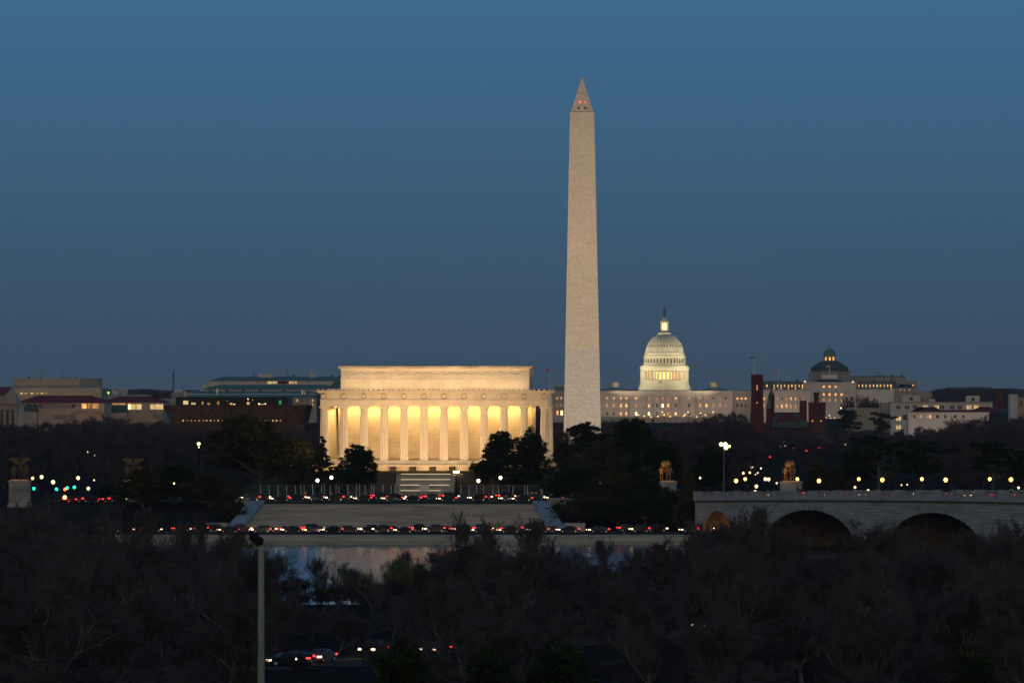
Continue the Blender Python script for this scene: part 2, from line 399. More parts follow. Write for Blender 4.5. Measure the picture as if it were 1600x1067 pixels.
mb.box(xl, xr, 0, 6.6, -1.5, .55); mb.box(xl, xr, .8, 6.6, .553, 1.0); mb.box(xl, xr, 4.2, 6.6, 1.003, 1.9)
mb.build('coursed_wall', M['granite'], rw)
mb = MB(); mb.box(xl, xr, 3.9, 6.8, 1.903, 2.25); mb.build('coping', M['granite_smooth'], rw)
mb = MB(); stairs(mb, X(60, 1283), X(1075, 1283), 1.0, 1.0, 4.15, 1.88, 5); mb.build('low_steps', M['granite_steps'], rw)

# ------------------------------------------------------------------ temple memorial
LX, LY, LZ = X(677.7, 1475), 1475, Z(722.5, 1475)
lm = thing('temple_memorial', 'floodlit white marble temple with fluted columns and plain attic block', 'memorial', (LX, LY, LZ), AX)
S = 1475 / F
colx = [(i - 5.5) * 5.075 for i in range(12)]
W2 = 28.6; DEP = 36.0
def fluted(h, r0, r1, n=14):
    m = MB(); k = n * 2
    for j in range(9):
        f = j / 8; r = r0 + (r1 - r0) * (f ** 1.3)
        for i in range(k):
            a = 2 * math.pi * i / k; rr = r * (1 if i % 2 == 0 else .85); m.v.append((rr * math.cos(a), rr * math.sin(a), h * f))
    for j in range(8):
        for i in range(k): m.f.append((j * k + i, j * k + (i + 1) % k, (j + 1) * k + (i + 1) % k, (j + 1) * k + i)); m.m.append(0)
    m.lathe([(r1, h), (r1 * 1.02, h + .25), (r1 * 1.2, h + .52), (r1 * 1.22, h + .55)], 24)
    m.box(-r1 * 1.3, r1 * 1.3, -r1 * 1.3, r1 * 1.3, h + .553, h + 1.0)
    return m.mesh('column', M['marble_plain'])
HC = (719.5 - 634.5) * S
col_me = fluted(HC - 1.0, 1.13, .90)
cpos = [(x, 1.5) for x in colx] + [(x, DEP - 1.5) for x in colx]
for s_ in (colx[0], colx[-1]): cpos += [(s_, 1.5 + (DEP - 3) * j / 7) for j in range(1, 7)]
for x, y in cpos: link('column', col_me, lm, (x, y, .5))
z0 = .5 + HC
mb = MB()  # stylobate
for i in range(3): mb.box(-W2 - 1.2 + i * .6, W2 + 1.2 - i * .6, -1.2 + i * .6, DEP + 1.2 - i * .6, -.5 + i * .34, -.5 + (i + 1) * .34 - .003 * (i < 2))
mb.build('stylobate', M['roofstone'], lm)
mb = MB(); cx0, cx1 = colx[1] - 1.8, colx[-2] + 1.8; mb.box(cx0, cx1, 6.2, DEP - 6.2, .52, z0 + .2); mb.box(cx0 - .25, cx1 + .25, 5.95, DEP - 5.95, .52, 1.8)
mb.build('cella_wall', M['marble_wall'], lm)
mb = MB()
mb.box(-W2 - .15, W2 + .15, .35, DEP - .35, z0 + .003, z0 + 1.45); mb.box(-W2 - .3, W2 + .3, .2, DEP - .2, z0 + 1.453, z0 + 1.65); mb.box(-W2 - .1, W2 + .1, .4, DEP - .4, z0 + 1.653, z0 + 3.3)
ent = mb.build('entablature', M['marble_plain'], lm)
def torus_arc(fn, n, r, closed, name, m, parent):
    q = MB(); k = 5; P = [Vector(fn(i / n)) for i in range(n if closed else n + 1)]
    for p in P:
        for j in range(k): a = 2 * math.pi * j / k; q.v.append((p.x, p.y - r * math.cos(a), p.z + r * math.sin(a)))
    m_ = len(P)
    for i in range(m_ if closed else m_ - 1):
        for j in range(k): a, b2 = i * k, ((i + 1) % m_) * k; j2 = (j + 1) % k; q.f.append((a + j, a + j2, b2 + j2, b2 + j)); q.m.append(0)
    return q.build(name, m, parent)
for x in colx: torus_arc(lambda t: (x + .68 * math.cos(6.2832 * t), .33, z0 + 2.45 + .68 * math.sin(6.2832 * t)), 12, .13, True, 'wreath', M['roofstone'], ent)
mb = MB()
for x in ():
    for k in range(10):
        a = 2 * math.pi * k / 10; a2 = 2 * math.pi * (k + 1) / 10
        mb.tube((x + .68 * math.cos(a), .33, z0 + 2.45 + .68 * math.sin(a)), (x + .68 * math.cos(a2), .33, z0 + 2.45 + .68 * math.sin(a2)), .13, n=5)
mb = MB(); mb.box(-W2 - .8, W2 + .8, -.35, DEP + .35, z0 + 3.303, z0 + 3.65); mb.box(-W2 - 1.15, W2 + 1.15, -.7, DEP + .7, z0 + 3.653, z0 + 3.95)
mb.build('cornice', M['marble_plain'], lm)
mb = MB()
for k in range(47):
    x = -W2 - .6 + k * (2 * W2 + 1.2) / 46; mb.box(x - .28, x + .28, -.6, -.15, z0 + 3.953, z0 + 4.35)
for k in range(24):
    y = .5 + k * 1.5; mb.box(W2 + .55, W2 + 1.0, y, y + .55, z0 + 3.953, z0 + 4.35)
mb.split('antefix', M['roofstone'], lm)
zr = z0 + 3.96
ax0, ax1 = (531 - 677.7) * S, (826.5 - 677.7) * S + .2
ax0 = -23.9; ax1 = 24.0
zt = (722.5 - 570.5) * S
mb = MB(); mb.box(ax0, ax1, 5.0, DEP - 5.0, zr - .3, zt - 3.6); mb.box(ax0 - .12, ax1 + .12, 4.88, DEP - 4.88, zt - 3.597, zt - 3.35); mb.box(ax0, ax1, 5.0, DEP - 5.0, zt - 3.347, zt - .9)
at = mb.build('attic_wall', M['marble'], lm)
mb = MB()   # festoons
for k in range(16):
    c = ax0 + 2 + k * (ax1 - ax0 - 4) / 15
    if k < 15:
        c2 = ax0 + 2 + (k + 1) * (ax1 - ax0 - 4) / 15
        torus_arc(lambda t: (c + (c2 - c) * t, 4.99, zt - 1.7 - .75 * 4 * t * (1 - t)), 8, .13, False, 'festoon', M['marble_plain'], at)
mb = MB(); mb.box(ax0 - .35, ax1 + .35, 4.65, DEP - 4.65, zt - .897, zt - .6); mb.box(ax0 - .7, ax1 + .7, 4.3, DEP - 4.3, zt - .597, zt - .25); mb.box(ax0 + .5, ax1 - .5, 5.5, DEP - 5.5, zt - .247, zt)
mb.build('attic_cornice', M['roofstone'], lm)
# terrace under the temple
tr = thing('memorial_terrace', 'raised marble terrace and granite retaining wall under the temple', 'terrace', (LX, LY, 8), AX)
zb = LZ - .52 - 8
mb = MB(); mb.box(-36, 36, -4.2, DEP + 4, 1, zb - .004); mb.build('podium', M['marble_wall'], tr)
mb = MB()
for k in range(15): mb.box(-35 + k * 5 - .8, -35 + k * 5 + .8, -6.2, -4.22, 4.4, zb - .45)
mb.split('shrub_block', M['shrub_stone'], tr)  # dark blocks standing in for the shrubs along the podium
mb = MB(); mb.box(-35, 35, -4.45, -4.22, zb - .95, zb - .8); mb.build('string_band', M['roofstone'], tr)
zg = Z(740.5, 1447) - 8
tx0, tx1 = X(552, 1447) - LX, X(800, 1447) - LX
gp = [(tx0, -28.5, zg), (tx1, -28.5, zg), (36, -5, zg + .5), (-36, -5, zg + .5)]
mb = MB(); mb.face(gp); mb.face([(tx0, -28.5, zg), (-36, -5, zg + .5), (-52, -4, 0), (tx0 - 12, -34, 0)]); mb.face([(tx1, -28.5, zg), (tx1 + 12, -34, 0), (52, -4, 0), (36, -5, zg + .5)]); mb.build('lawn_bank', M['grass'], tr)
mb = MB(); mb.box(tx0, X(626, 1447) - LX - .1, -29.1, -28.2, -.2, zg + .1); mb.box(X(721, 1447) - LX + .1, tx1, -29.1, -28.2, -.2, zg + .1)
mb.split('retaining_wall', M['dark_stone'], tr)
mb = MB(); sx0, sx1 = X(627, 1443) - LX, X(719, 1443) - LX
for k in range(4):
    for i in range(5):
        zz = (zg / 4) * k + zg / 4 * (i + 1) / 5; mb.box(sx0, sx1, -38 + k * 2.4 + i * .3, -28.3, zz - zg / 20 - (.01 if zz > .5 else .5), zz)
mb.build('stair_flight', M['pave'], tr)
strip = emit('stair_strip_light', (1.0, .78, .48), 1.5, True)
for k in range(4):
    mb = MB(); mb.box(sx0 + 1.2, sx1 - 1.2 - (2 if k == 0 else 0), -38.05 + k * 2.4 + 1.25, -38.0 + k * 2.4 + 1.49, zg / 4 * (k + 1) + .003, zg / 4 * (k + 1) + .07); mb.build('strip_light', strip, tr)
# floodlights of the temple (local frame)
WARM = (1.0, .60, .27); GOLD = (1.0, .61, .20)
LI = thing('floodlight_row', None, None, (LX, LY, LZ), AX); del LI
def llocal(x, y, z): return Vector((LX, LY, LZ)) + Matrix.Rotation(AX, 3, 'Z') @ Vector((x, y, z))
for x in (-20, 0, 20):
    area(llocal(x, -24, -1.5), llocal(x, 1, 12), 16, 1.5, 4100, WARM, spread=125)
    area(llocal(x * .8, .6, zr + .7), llocal(x * .8, 5, zt - 2), 16, .4, 760, (1, .64, .31))
area(llocal(0, 4.1, z0 - .12), llocal(0, 6.2, z0 - 5), 49, .35, 4300, GOLD)
area(llocal(-26.0, 18, z0 - .2), llocal(-26, 18, 0), 1.0, 26, 2400, GOLD, spread=130)
area(llocal(26.0, 18, z0 - .2), llocal(26, 18, 0), 1.0, 26, 900, GOLD)
area(llocal(52, 10, 1), llocal(28, 14, 12), 2, 20, 4000, WARM)

# ------------------------------------------------------------------ obelisk
OD = 2764; OS = OD / F
ob = thing('obelisk_monument', 'tall floodlit marble obelisk with pointed top and red beacons', 'obelisk', (X(910.2, OD), OD + 9, gz(0, OD)), AX)
oz = lambda py: (HY - py) * OS + CZ - gz(0, OD)
w = lambda px: px * OS / 2 / 1.031
def ow(py): return w(38.4 + (58.5 - 38.4) * (py - 175) / (680 - 175))
mb = MB(); mb.frus(-ow(700), ow(700), -ow(700), ow(700), -1, -ow(545), ow(545), -ow(545), ow(545), oz(545)); mb.build('lower_shaft', M['obelisk_low'], ob)
mb = MB(); mb.frus(-ow(545), ow(545), -ow(545), ow(545), oz(545) + .003, -ow(175), ow(175), -ow(175), ow(175), oz(175)); mb.build('upper_shaft', M['obelisk'], ob)
mb = MB(); e = ow(175) - .25; mb.frus(-e, e, -e, e, oz(175) + .003, -.15, .15, -.15, .15, oz(120)); py = mb.build('pyramidion', M['obelisk'], ob)
for x in (-1.6, 1.6):
    mb = MB(); zz = oz(170.5); mb.box(x - .45, x + .45, -e * .93, -e * .6, zz, zz + .9); mb.build('window', M['glass'], py)
for x, s_ in ((-1.0, .5), (1.45, .28)):
    mb = MB(); mb.lathe([(s_ * .6, 0), (s_, s_ * .6), (s_ * .7, s_ * 1.5), (.1, s_ * 1.9)], 10); mb.build('red_beacon', M['red_beacon'], py, loc=(x, -e * .74, oz(160)))
OB = Vector((X(910.2, OD), OD + 9, gz(0, OD)))
for x, y in ((-120, -170), (110, -170)):
    spot(OB + Vector((x, y, 1)), OB + Vector((0, 0, 88)), 900000, (1.0, .79, .59), 56, .5, 1.0)
spot(OB + Vector((190, 30, 1)), OB + Vector((0, 0, 70)), 900000, (1.0, .77, .54), 50, .6, 1.0)
spot(OB + Vector((-60, -200, 1)), OB + Vector((0, 0, 140)), 330000, (1.0, .76, .52), 34, .8, 1.0)

# ------------------------------------------------------------------ capitol
CD = 5020; CS = CD / F
cp_ = thing('domed_capitol', 'long pale legislature building with glowing tiered white dome', 'capitol', (X(1037.4, CD), CD, gz(0, CD)), AX)
cx = lambda px: (px - 1037.4) * CS
cz = lambda py: Z(py, CD) - gz(0, CD)
# note: the front stands at local y = 0
def win(parent, x0, x1, z0, z1, y, m, frame=True, arch=False):
    f = MB(); t = (x1 - x0) * .13
    g = MB()
    if arch:
        r = (x1 - x0) / 2; c = (x0 + x1) / 2; g.prism([(x0, z0), (x1, z0)] + [(c + r * math.cos(a * math.pi / 6), z1 - r + r * math.sin(a * math.pi / 6)) for a in range(7)], y - .06, y + .1)
    else: g.box(x0, x1, y - .06, y + .1, z0, z1)
    o = g.build('window', m, parent)
    if frame:
        f.box(x0 - t, x1 + t, y - .3, y - .003 - .06, z0 - t, z0 - .01)
        f.box(x0 - t, x1 + t, y - .3, y - .003 - .06, z1 + .01, z1 + t); f.build('sill', M['cap_stone'], o)
    return o
mb = MB()
yb = 0
mb.box(cx(984), cx(1087), 0, 60, cz(672), cz(611)); mb.box(cx(940 - 11), cx(983.9), 4, 55, cz(668), cz(611.5)); mb.box(cx(1087.1), cx(1144.5), 4, 55, cz(668), cz(611.5))
mb.box(cx(1144.6), cx(1172), 12, 45, cz(660), cz(611.5)); mb.box(cx(905), cx(928.9), 12, 45, cz(660), cz(611.5))
mb.build('central_block', M['cap_stone'], cp_)
mb = MB()
for a, b_, y in ((984, 1087, -.5), (929, 984, 3.5), (1087, 1144.5, 3.5), (1144.6, 1172, 11.5)):
    mb.box(cx(a) - .2, cx(b_) + .2, y, y + .45, cz(618), cz(616.5)); mb.box(cx(a) - .4, cx(b_) + .4, y - .3, y + .44, cz(612.4), cz(610.6)); mb.box(cx(a), cx(b_), y, y + .44, cz(641), cz(640))
mb.build('cornice', M['cap_stone'], cp_)
mb = MB()
for px in (1008, 1011, 1018.5, 1021, 1031, 1039.5, 1048.5, 1051, 1060.5, 1063): mb.lathe([(.6, cz(639.9)), (.52, cz(618.2))], 10, cx(px), -.55)
for px in (986, 1001, 1070, 1085): mb.box(cx(px) - .6, cx(px) + .6, -.9, -.003, cz(639.9), cz(618.2))
for px in (943, 953.5, 964.5, 974.5, 982, 1089.5, 1099, 1109, 1120, 1130, 1142): mb.box(cx(px) - .6, cx(px) + .6, 3.1, 3.997, cz(639.9), cz(618.2))
mb.split('pilaster', M['cap_stone'], cp_)
rw_ = random.Random(3)
main_cols = [(948.4, 4), (959, 4), (970, 4), (978.5, 4), (994, 0), (1014, 0), (1026.6, 0), (1035.3, 0), (1044, 0), (1056, 0), (1076.5, 0), (1094, 4), (1103.7, 4), (1114.5, 4), (1125, 4), (1134, 4)]
top = 'AAAAADDDDAWDDGDG'; midr = 'DdAADAGHAGGAADDD'; low = 'GGAAHHGDDAGGGGGG'
mm = {'A': 'amber', 'D': 'amber_dim', 'd': 'amber_dim', 'G': 'glass', 'H': 'amber_hot', 'W': 'cream'}
for (px, y), a, b_, c in zip(main_cols, top, midr, low):
    win(cp_, cx(px) - .75, cx(px) + .75, cz(623.4), cz(620.6), y, M[mm[a]])
    win(cp_, cx(px) - .75, cx(px) + .75, cz(636.2), cz(630.6), y, M[mm[b_]], arch=True)
    if y == 0 or px < 1100: win(cp_, cx(px) - .75, cx(px) + .75, cz(649), cz(643.5), y, M[mm[c]], arch=True)
for px in (1152, 1158.6, 1165): win(cp_, cx(px) - .8, cx(px) + .8, cz(624), cz(621), 12, M['amber']); win(cp_, cx(px) - .7, cx(px) + .7, cz(636), cz(631), 12, M['glass'])
# far wings
for nm, a, b_, wins in (('wing', 1172.5, 1266, 0), ('wing', 862, 904, 1)):
    mb = MB(); mb.box(cx(a), cx(b_), -6, 50, cz(662), cz(612)); mb.box(cx(a) - .4, cx(b_) + .4, -6.6, -6.003, cz(613.2), cz(610.8)); mb.box(cx(a), cx(b_), -6.4, -6.003, cz(618.5), cz(617.3))
    k = a + 3
    while k < b_: mb.lathe([(.6, cz(640)), (.5, cz(618.6))], 8, cx(k), -6.4); k += 6.9
    wg = mb.build(nm, M['cap_stone'], cp_)
    if not wins:
        for i, px in enumerate((1194, 1201, 1208, 1215, 1222, 1229, 1236, 1243, 1250)):
            win(wg, cx(px) - .7, cx(px) + .7, cz(624.5), cz(620.8), -6, M['amber' if px in (1236, 1243, 1194) else 'amber_dim' if i % 2 else 'glass'], frame=False)
            win(wg, cx(px) - .8, cx(px) + .8, cz(637), cz(631.5), -6, M['amber' if px in (1229, 1222) else 'amber_dim'], frame=False)
    else:
        for px, r3 in ((871.5, 'ADA'), (878, 'ADH')):
            for (za, zb_), k in zip(((624, 620), (636, 631), (648.5, 641.5)), r3): win(wg, cx(px) - .9, cx(px) + .9, cz(za), cz(zb_), -6, M[mm[k]], frame=False)
        g = MB(); g.prism([(cx(862), cz(604)), (cx(884), cz(604)), (cx(884), cz(598.6))], -5, 30); g.build('pediment', M['cap_stone'], cp_)
        g = MB(); g.box(cx(866), cx(904), -4, 30, cz(611.9), cz(604.1)); g.build('attic_storey', M['copper'], cp_)
# lower terrace wall
mb = MB(); mb.box(cx(905), cx(1172), -30, -27, -1, cz(652)); mb.box(cx(905), cx(1172), -30.3, -26.7, cz(652) + .003, cz(651)); mb.build('terrace_wall', M['cap_stone'], cp_)
# roofs and side cupolas
for px, lw in ((959.5, 22), (1116, 22)):
    mb = MB(); mb.lathe([(lw * CS, cz(610.5)), (lw * .8 * CS, cz(608)), (lw * .35 * CS, cz(605.3))], 24, cx(px), 30); mb.build('low_dome', M['copper'], cp_, smooth=True)
    mb = MB(); mb.lathe([(6.6 * CS, cz(605.3)), (6.6 * CS, cz(604.2))], 20, cx(px), 30); mb.lathe([(6.9 * CS, cz(598.6)), (6.9 * CS, cz(597.4)), (2, cz(596.4))], 20, cx(px), 30)
    for i in range(16): mb.lathe([(.55, cz(604.2)), (.55, cz(598.6))], 6, cx(px) + 6.2 * CS * math.cos(i * math.pi / 8), 30 + 6.2 * CS * math.sin(i * math.pi / 8))
    cu = mb.build('cupola', M['cap_dome'], cp_)
    mb = MB(); mb.lathe([(5.2 * CS, cz(604.1)), (5.2 * CS, cz(598.7))], 16, cx(px), 30); mb.build('lit_drum', M['cream'], cu)
mb = MB(); mb.box(cx(996), cx(1079), 8, 52, cz(611), cz(609.3)); mb.build('roof', M['copper'], cp_)
for a, b_ in ((1090, 1097), ): pass
# the dome
DY = 30
def pr(lst): return [(r * CS, cz(y)) for r, y in lst]
dm = thing('dome', None, None); dm.parent = cp_; dm.location = (0, DY, 0)
mb = MB()
mb.lathe(pr([(40.9, 609.2), (40.9, 604), (39.5, 603.5), (39.5, 600.3), (38.3, 600), (38.3, 596.5), (37.6, 596.2), (37.6, 593.8)]), 64); mb.build('dome_base', M['cap_dome'], dm)
mb = MB(); mb.lathe(pr([(30.5, 593.7), (30.5, 578.8)]), 72); mb.build('drum_wall', M['cap_drum'], dm)
mb = MB()
for i in range(36):
    a = 2 * math.pi * (i + .5) / 36; mb.lathe([(.95, cz(593.8)), (.82, cz(578.6))], 8, 36.3 * CS * math.cos(a), 36.3 * CS * math.sin(a))
mb.split('column', M['cap_dome'], dm)
for i in range(36):
    a = 2 * math.pi * i / 36
    if math.sin(a) < .15:
        mb = MB(); c, s_ = math.cos(a), math.sin(a); r0 = 30.9 * CS; hw = 1.15
        p = lambda u, z: (r0 * c - u * s_, r0 * s_ + u * c, z)
        mb.quad(p(-hw, cz(592.5)), p(hw, cz(592.5)), p(hw, cz(581)), p(-hw, cz(581)))
        q = lambda u, z: ((r0 - .4) * c - u * s_, (r0 - .4) * s_ + u * c, z)
        mb.quad(q(hw, cz(592.5)), q(-hw, cz(592.5)), q(-hw, cz(581)), q(hw, cz(581)))
        k = abs(math.cos(a)); mb.build('drum_window', M['gold' if k < .45 or i % 3 == 0 else 'amber_dim'], dm)
mb = MB(); mb.lathe(pr([(37.3, 578.6), (37.6, 577.3), (38.8, 576.6), (38.9, 573.7), (37.4, 573.3), (37.4, 571), (33, 570.8)]), 64); mb.build('lower_cornice', M['cap_dome'], dm, smooth=True)
mb = MB(); mb.lathe(pr([(31.6, 570.8), (31.2, 558.6), (32, 557.8), (33.2, 557.2), (33.3, 555.6), (31.3, 555.2), (31.3, 551.2), (30.2, 550.2)]), 64)
for i in range(36):
    a = 2 * math.pi * (i + .5) / 36; c, s_ = math.cos(a), math.sin(a); mb.tube((31.9 * CS * c, 31.9 * CS * s_, cz(570)), (31.6 * CS * c, 31.6 * CS * s_, cz(559)), .5, n=5)
mb.build('attic_tier', M['cap_dome'], dm)
mb = MB()
for i in range(36):
    a = 2 * math.pi * i / 36; c, s_ = math.cos(a), math.sin(a); mb.tube((31.45 * CS * c, 31.45 * CS * s_, cz(567)), (31.2 * CS * c, 31.2 * CS * s_, cz(560.4)), .62, n=6)
mb.split('attic_window', M['glass'], dm)
dp = [(29.4, 550.2), (28.4, 545), (26.9, 540), (24.9, 536), (22.4, 532.3), (19.2, 528.7), (15.2, 525.5), (10.9, 523)]
mb = MB(); mb.lathe(pr(dp), 72); mb.build('cap_shell', M['cap_dome'], dm, smooth=True)
for i in range(36):
    a = 2 * math.pi * (i + .5) / 36; c, s_ = math.cos(a), math.sin(a); mb = MB()
    for r0, y0 in dp:
        for du, dr in ((-.42, -.2), (0, .5), (.42, -.2)): mb.v.append(((r0 * CS + dr) * c - du * s_, (r0 * CS + dr) * s_ + du * c, cz(y0)))
    for k in range(len(dp) - 1):
        for j in range(2): mb.f.append((k * 3 + j, k * 3 + j + 1, k * 3 + j + 4, k * 3 + j + 3)); mb.m.append(0)
    mb.build('rib', M['cap_dome'], dm)
mb = MB()
for i in range(36):
    a = 2 * math.pi * i / 36; c, s_ = math.cos(a), math.sin(a); mb.tube((27.3 * CS * c, 27.3 * CS * s_, cz(542)), (26.4 * CS * c, 26.4 * CS * s_, cz(539.2)), .5, n=6)
mb.split('dormer', M['glass'], dm)
mb = MB(); mb.lathe(pr([(10.6, 523), (10.6, 519), (6.6, 518.6), (6.4, 515.4), (5.6, 515.2)]), 32)
for i in range(12): mb.lathe([(.36, cz(515.2)), (.32, cz(503.6))], 6, 5.9 * CS * math.cos(i * math.pi / 6 + .2), 5.9 * CS * math.sin(i * math.pi / 6 + .2))
mb.lathe(pr([(6.3, 503.6), (7.1, 502.4), (7.1, 501.2), (4.5, 499.6), (3.4, 497.2), (2.0, 495.6)]), 32)
lt = mb.build('lantern', M['cap_dome'], dm)
mb = MB(); mb.lathe(pr([(3.6, 515), (3.6, 504)]), 12); mb.build('lantern_light', emit('lantern_glow', (1, .72, .36), 2.2, False), lt)
mb = MB(); mb.lathe(pr([(2.3, 495.6), (1.7, 494.5), (1.8, 491.3)]), 12); mb.lathe(pr([(1.4, 491.3), (2.2, 488), (1.9, 485), (1.5, 483.5), (1.9, 482.4), (.8, 481.4), (1.0, 480.3), (.9, 479.2), (.2, 478.2)]), 10)
mb.build('statue', M['statue_bronze'], dm, smooth=True)
CO = Vector((X(1037.4, CD), CD, gz(0, CD)))
def clocal(x, y, z): return CO + Matrix.Rotation(AX, 3, 'Z') @ Vector((x, y, z))
DW = (1.0, .83, .47)
area(clocal(-62, -30, cz(606)), clocal(-3, DY, cz(556)), 5, 5, 8500, DW, spread=60)
area(clocal(62, -30, cz(606)), clocal(3, DY, cz(556)), 5, 5, 8500, DW, spread=60)
for a in range(7):
    t = math.pi + math.pi * a / 6; r0 = 41 * CS
    spot(clocal(math.cos(t) * 20.4, DY + math.sin(t) * 20.4 - .6, cz(592)), clocal(math.cos(t) * 17, DY + math.sin(t) * 17, cz(575)), 210, DW, 130, .6, .2)
for px in (940, 985, 1037, 1090, 1135, 1200, 1250):
    area(clocal(cx(px), -26 if px < 1172 else -34, cz(649)), clocal(cx(px), 0, cz(622)), 26, 1, 1200, (1.0, .73, .56), spread=140)
# terrace lamps below the capitol
for i, (px, py) in enumerate(((994, 645), (998.6, 648), (1014.3, 644.5), (1008, 650), (1018, 651), (1029, 650.5), (1035.5, 643.5), (1039, 648), (1048, 650.5), (1056, 646.5), (1069, 650), (1071, 647.5), (1076, 644), (1089, 651), (1095, 645), (1103, 648), (1115, 643.5), (1120, 646), (977, 664), (1035.5, 662), (1055, 663))):
    b_ = gz(0, CD); y = -33 - (3 if py > 655 else 0)
    loc = clocal(cx(px), y, 0)
    o = thing('terrace_lamp', f'small amber lamp, {ORD[min(i, 19)] if i < 20 else "last"} along the terrace below the domed building', 'lamp', loc, 0, 'terrace lamps below the domed building')
    mb = MB(); mb.tube((0, 0, 0), (0, 0, cz(py) - .3), .12, .1); mb.build('post', M['iron'], o)
    mb = MB(); mb.lathe([(.2, -.5), (.55, -.2), (.55, .3), (.1, .7)], 8); mb.build('lantern', M['lamp_amber'], o, loc=(0, 0, cz(py)))

# ------------------------------------------------------------------ generic far building
def far(name, label, cat, pxc, D, rz=AX, base=None):
    o = thing(name, label, cat, (X(pxc, D), D, gz(0, D) if base is None else base), rz)
    s = D / F; g0 = o.location.z
    return o, (lambda px: (px - pxc) * s), (lambda py: Z(py, D) - g0), s
def pbox(o, nm, fx, fz, a, b, t, bt, y0, y1, m):
    mb = MB(); mb.box(fx(a), fx(b), y0, y1, fz(bt), fz(t)); return mb.build(nm, m, o)
def gable_roof(o, nm, fx, fz, a, b, t, bt, y0, y1, m, hip=0.0):
    mb = MB(); h = hip; ym = (y0 + y1) / 2
    A, B = fx(a), fx(b); z0, z1 = fz(bt), fz(t)
    v = [(A, y0, z0), (B, y0, z0), (B, y1, z0), (A, y1, z0), (A + h, ym, z1), (B - h, ym, z1)]
    mb.v += v
    for q in ((0, 1, 5, 4), (2, 3, 4, 5), (1, 2, 5), (3, 0, 4), (3, 2, 1, 0)): mb.f.append(q); mb.m.append(0)
    return mb.build(nm, m, o)
def cityglow(px, D, z, w, h, p, col=(1, .74, .5)):
    area(wp(px, 610, D - 60) - Vector((0, 0, 34 - z)), (X(px, D), D, 25), w, h, p, col, 'street_glow', spread=140)

# library with green dome and long mansard wings
LD = 5480
o, fx, fz, s = far('domed_library', 'grey stone library with dark octagonal dome and lit lantern', 'library', 1297, LD)
pbox(o, 'main_block', fx, fz, 1256, 1338, 597, 660, 0, 60, M['limestone_grey'])
pbox(o, 'lit_attic', fx, fz, 1284, 1309, 586, 593, 6, 20, M['cap_stone'])
gable_roof(o, 'portico_roof', fx, fz, 1268, 1322, 592.5, 597, 2, 30, M['slate'], 8)
mb = MB(); mb.lathe([(35.4 * s, fz(597)), (35.4 * s, fz(581.5)), (36.4 * s, fz(581)), (36.4 * s, fz(580))], 8, 0, 40, math.pi / 8); mb.build('drum', M['limestone_grey'], o)
mb = MB(); mb.lathe([(29.4 * s, fz(580)), (29.4 * s, fz(575)), (26 * s, fz(572)), (14 * s, fz(564.5)), (11 * s, fz(563.4))], 16, 0, 40); dmr = mb.build('octagon_roof', M['slate'], o)
mb = MB(); mb.lathe([(9.2 * s, fz(563.5)), (9.2 * s, fz(556)), (9.8 * s, fz(553.5)), (9 * s, fz(550)), (7 * s, fz(547.3)), (3.4 * s, fz(545.2)), (1 * s, fz(544)), (.6 * s, fz(542)), (.9 * s, fz(541)), (.2 * s, fz(539))], 16, 0, 40); ln = mb.build('lantern', M['copper'], o)
for px in (1291, 1297.3, 1303): pbox(ln, 'lit_window', fx, fz, px - 1.3, px + 1.3, 557.5, 562.8, 40 - 9.6 * s, 40 - 8 * s, M['amber'])
for k in range(2):
    for px in (1287.2, 1296.4, 1305.6) if k == 0 else (): win(o, fx(px) - .9, fx(px) + .9, fz(605.6), fz(602.6), 0, M['amber'])
for py in (616, 624.8):
    for px in (1287.2, 1296.4, 1305.6, 1315): win(o, fx(px) - .9, fx(px) + .9, fz(py + 2), fz(py - 1.5), 0, M['amber' if py < 620 else 'amber_dim'])
mb = MB()
for px in (1261, 1268, 1276, 1282, 1291.7, 1300.8, 1310, 1320, 1327, 1334): mb.lathe([(.7, fz(627)), (.6, fz(613))], 8, fx(px), -.8)
mb.box(fx(1256), fx(1338), -1.2, -.003, fz(612.9), fz(611)); mb.box(fx(1255), fx(1339), -1.0, -.003, fz(598.5), fz(596.8)); mb.split('column', M['limestone_grey'], o)
for a, b_, ws in ((1190, 1255.9, (1198.5, 1209.7, 1215, 1220.6, 1226, 1232, 1237.5, 1243, 1248.8, 1254)), (1338.1, 1402, (1342, 1347.7, 1353.5, 1359.4, 1365, 1370.6, 1376, 1381.7, 1387, 1392.2))):
    wl = pbox(o, 'wing', fx, fz, a, b_, 608, 655, 4, 40, M['limestone_grey'])
    mb = MB(); mb.frus(fx(a), fx(b_), 4, 40, fz(607.9), fx(a + 2), fx(b_ - 2), 8, 36, fz(595.5)); rf = mb.build('mansard_roof', M['slate'], o)
    for i, px in enumerate(ws):
        wn = pbox(rf, 'dormer_window', fx, fz, px - .95, px + .95, 600.6, 604.6, 4.3, 6.5, M['cream' if i % 3 else 'amber'])
        if i % 2 and px < 1300 or px > 1390: pbox(rf, 'dormer_window', fx, fz, px - .8, px + .8, 605.6, 607.6, 3.6, 5.5, M['amber'])
    for px in (a + 28, a + 56): pbox(rf, 'chimney', fx, fz, px - 1.6, px + 1.6, 592.5, 597.5, 18, 24, M['slate'])
for i, (px, py) in enumerate(((1257.8, 596), (1332.4, 596.6))): pbox(o, 'roof_lamp', fx, fz, px - .9, px + .9, py - 1, py + 1, -2, -1.2, M['globe_s'])
o, fx, fz, s = far('office_block', 'plain pale stepped block behind the library wing', 'building', 1385, LD + 160)
pbox(o, 'upper_storey', fx, fz, 1330, 1415, 588.5, 630, 0, 60, M['limestone_grey']); pbox(o, 'lower_storey', fx, fz, 1402, 1433.5, 595, 650, -6, -.01, M['limestone_grey'])
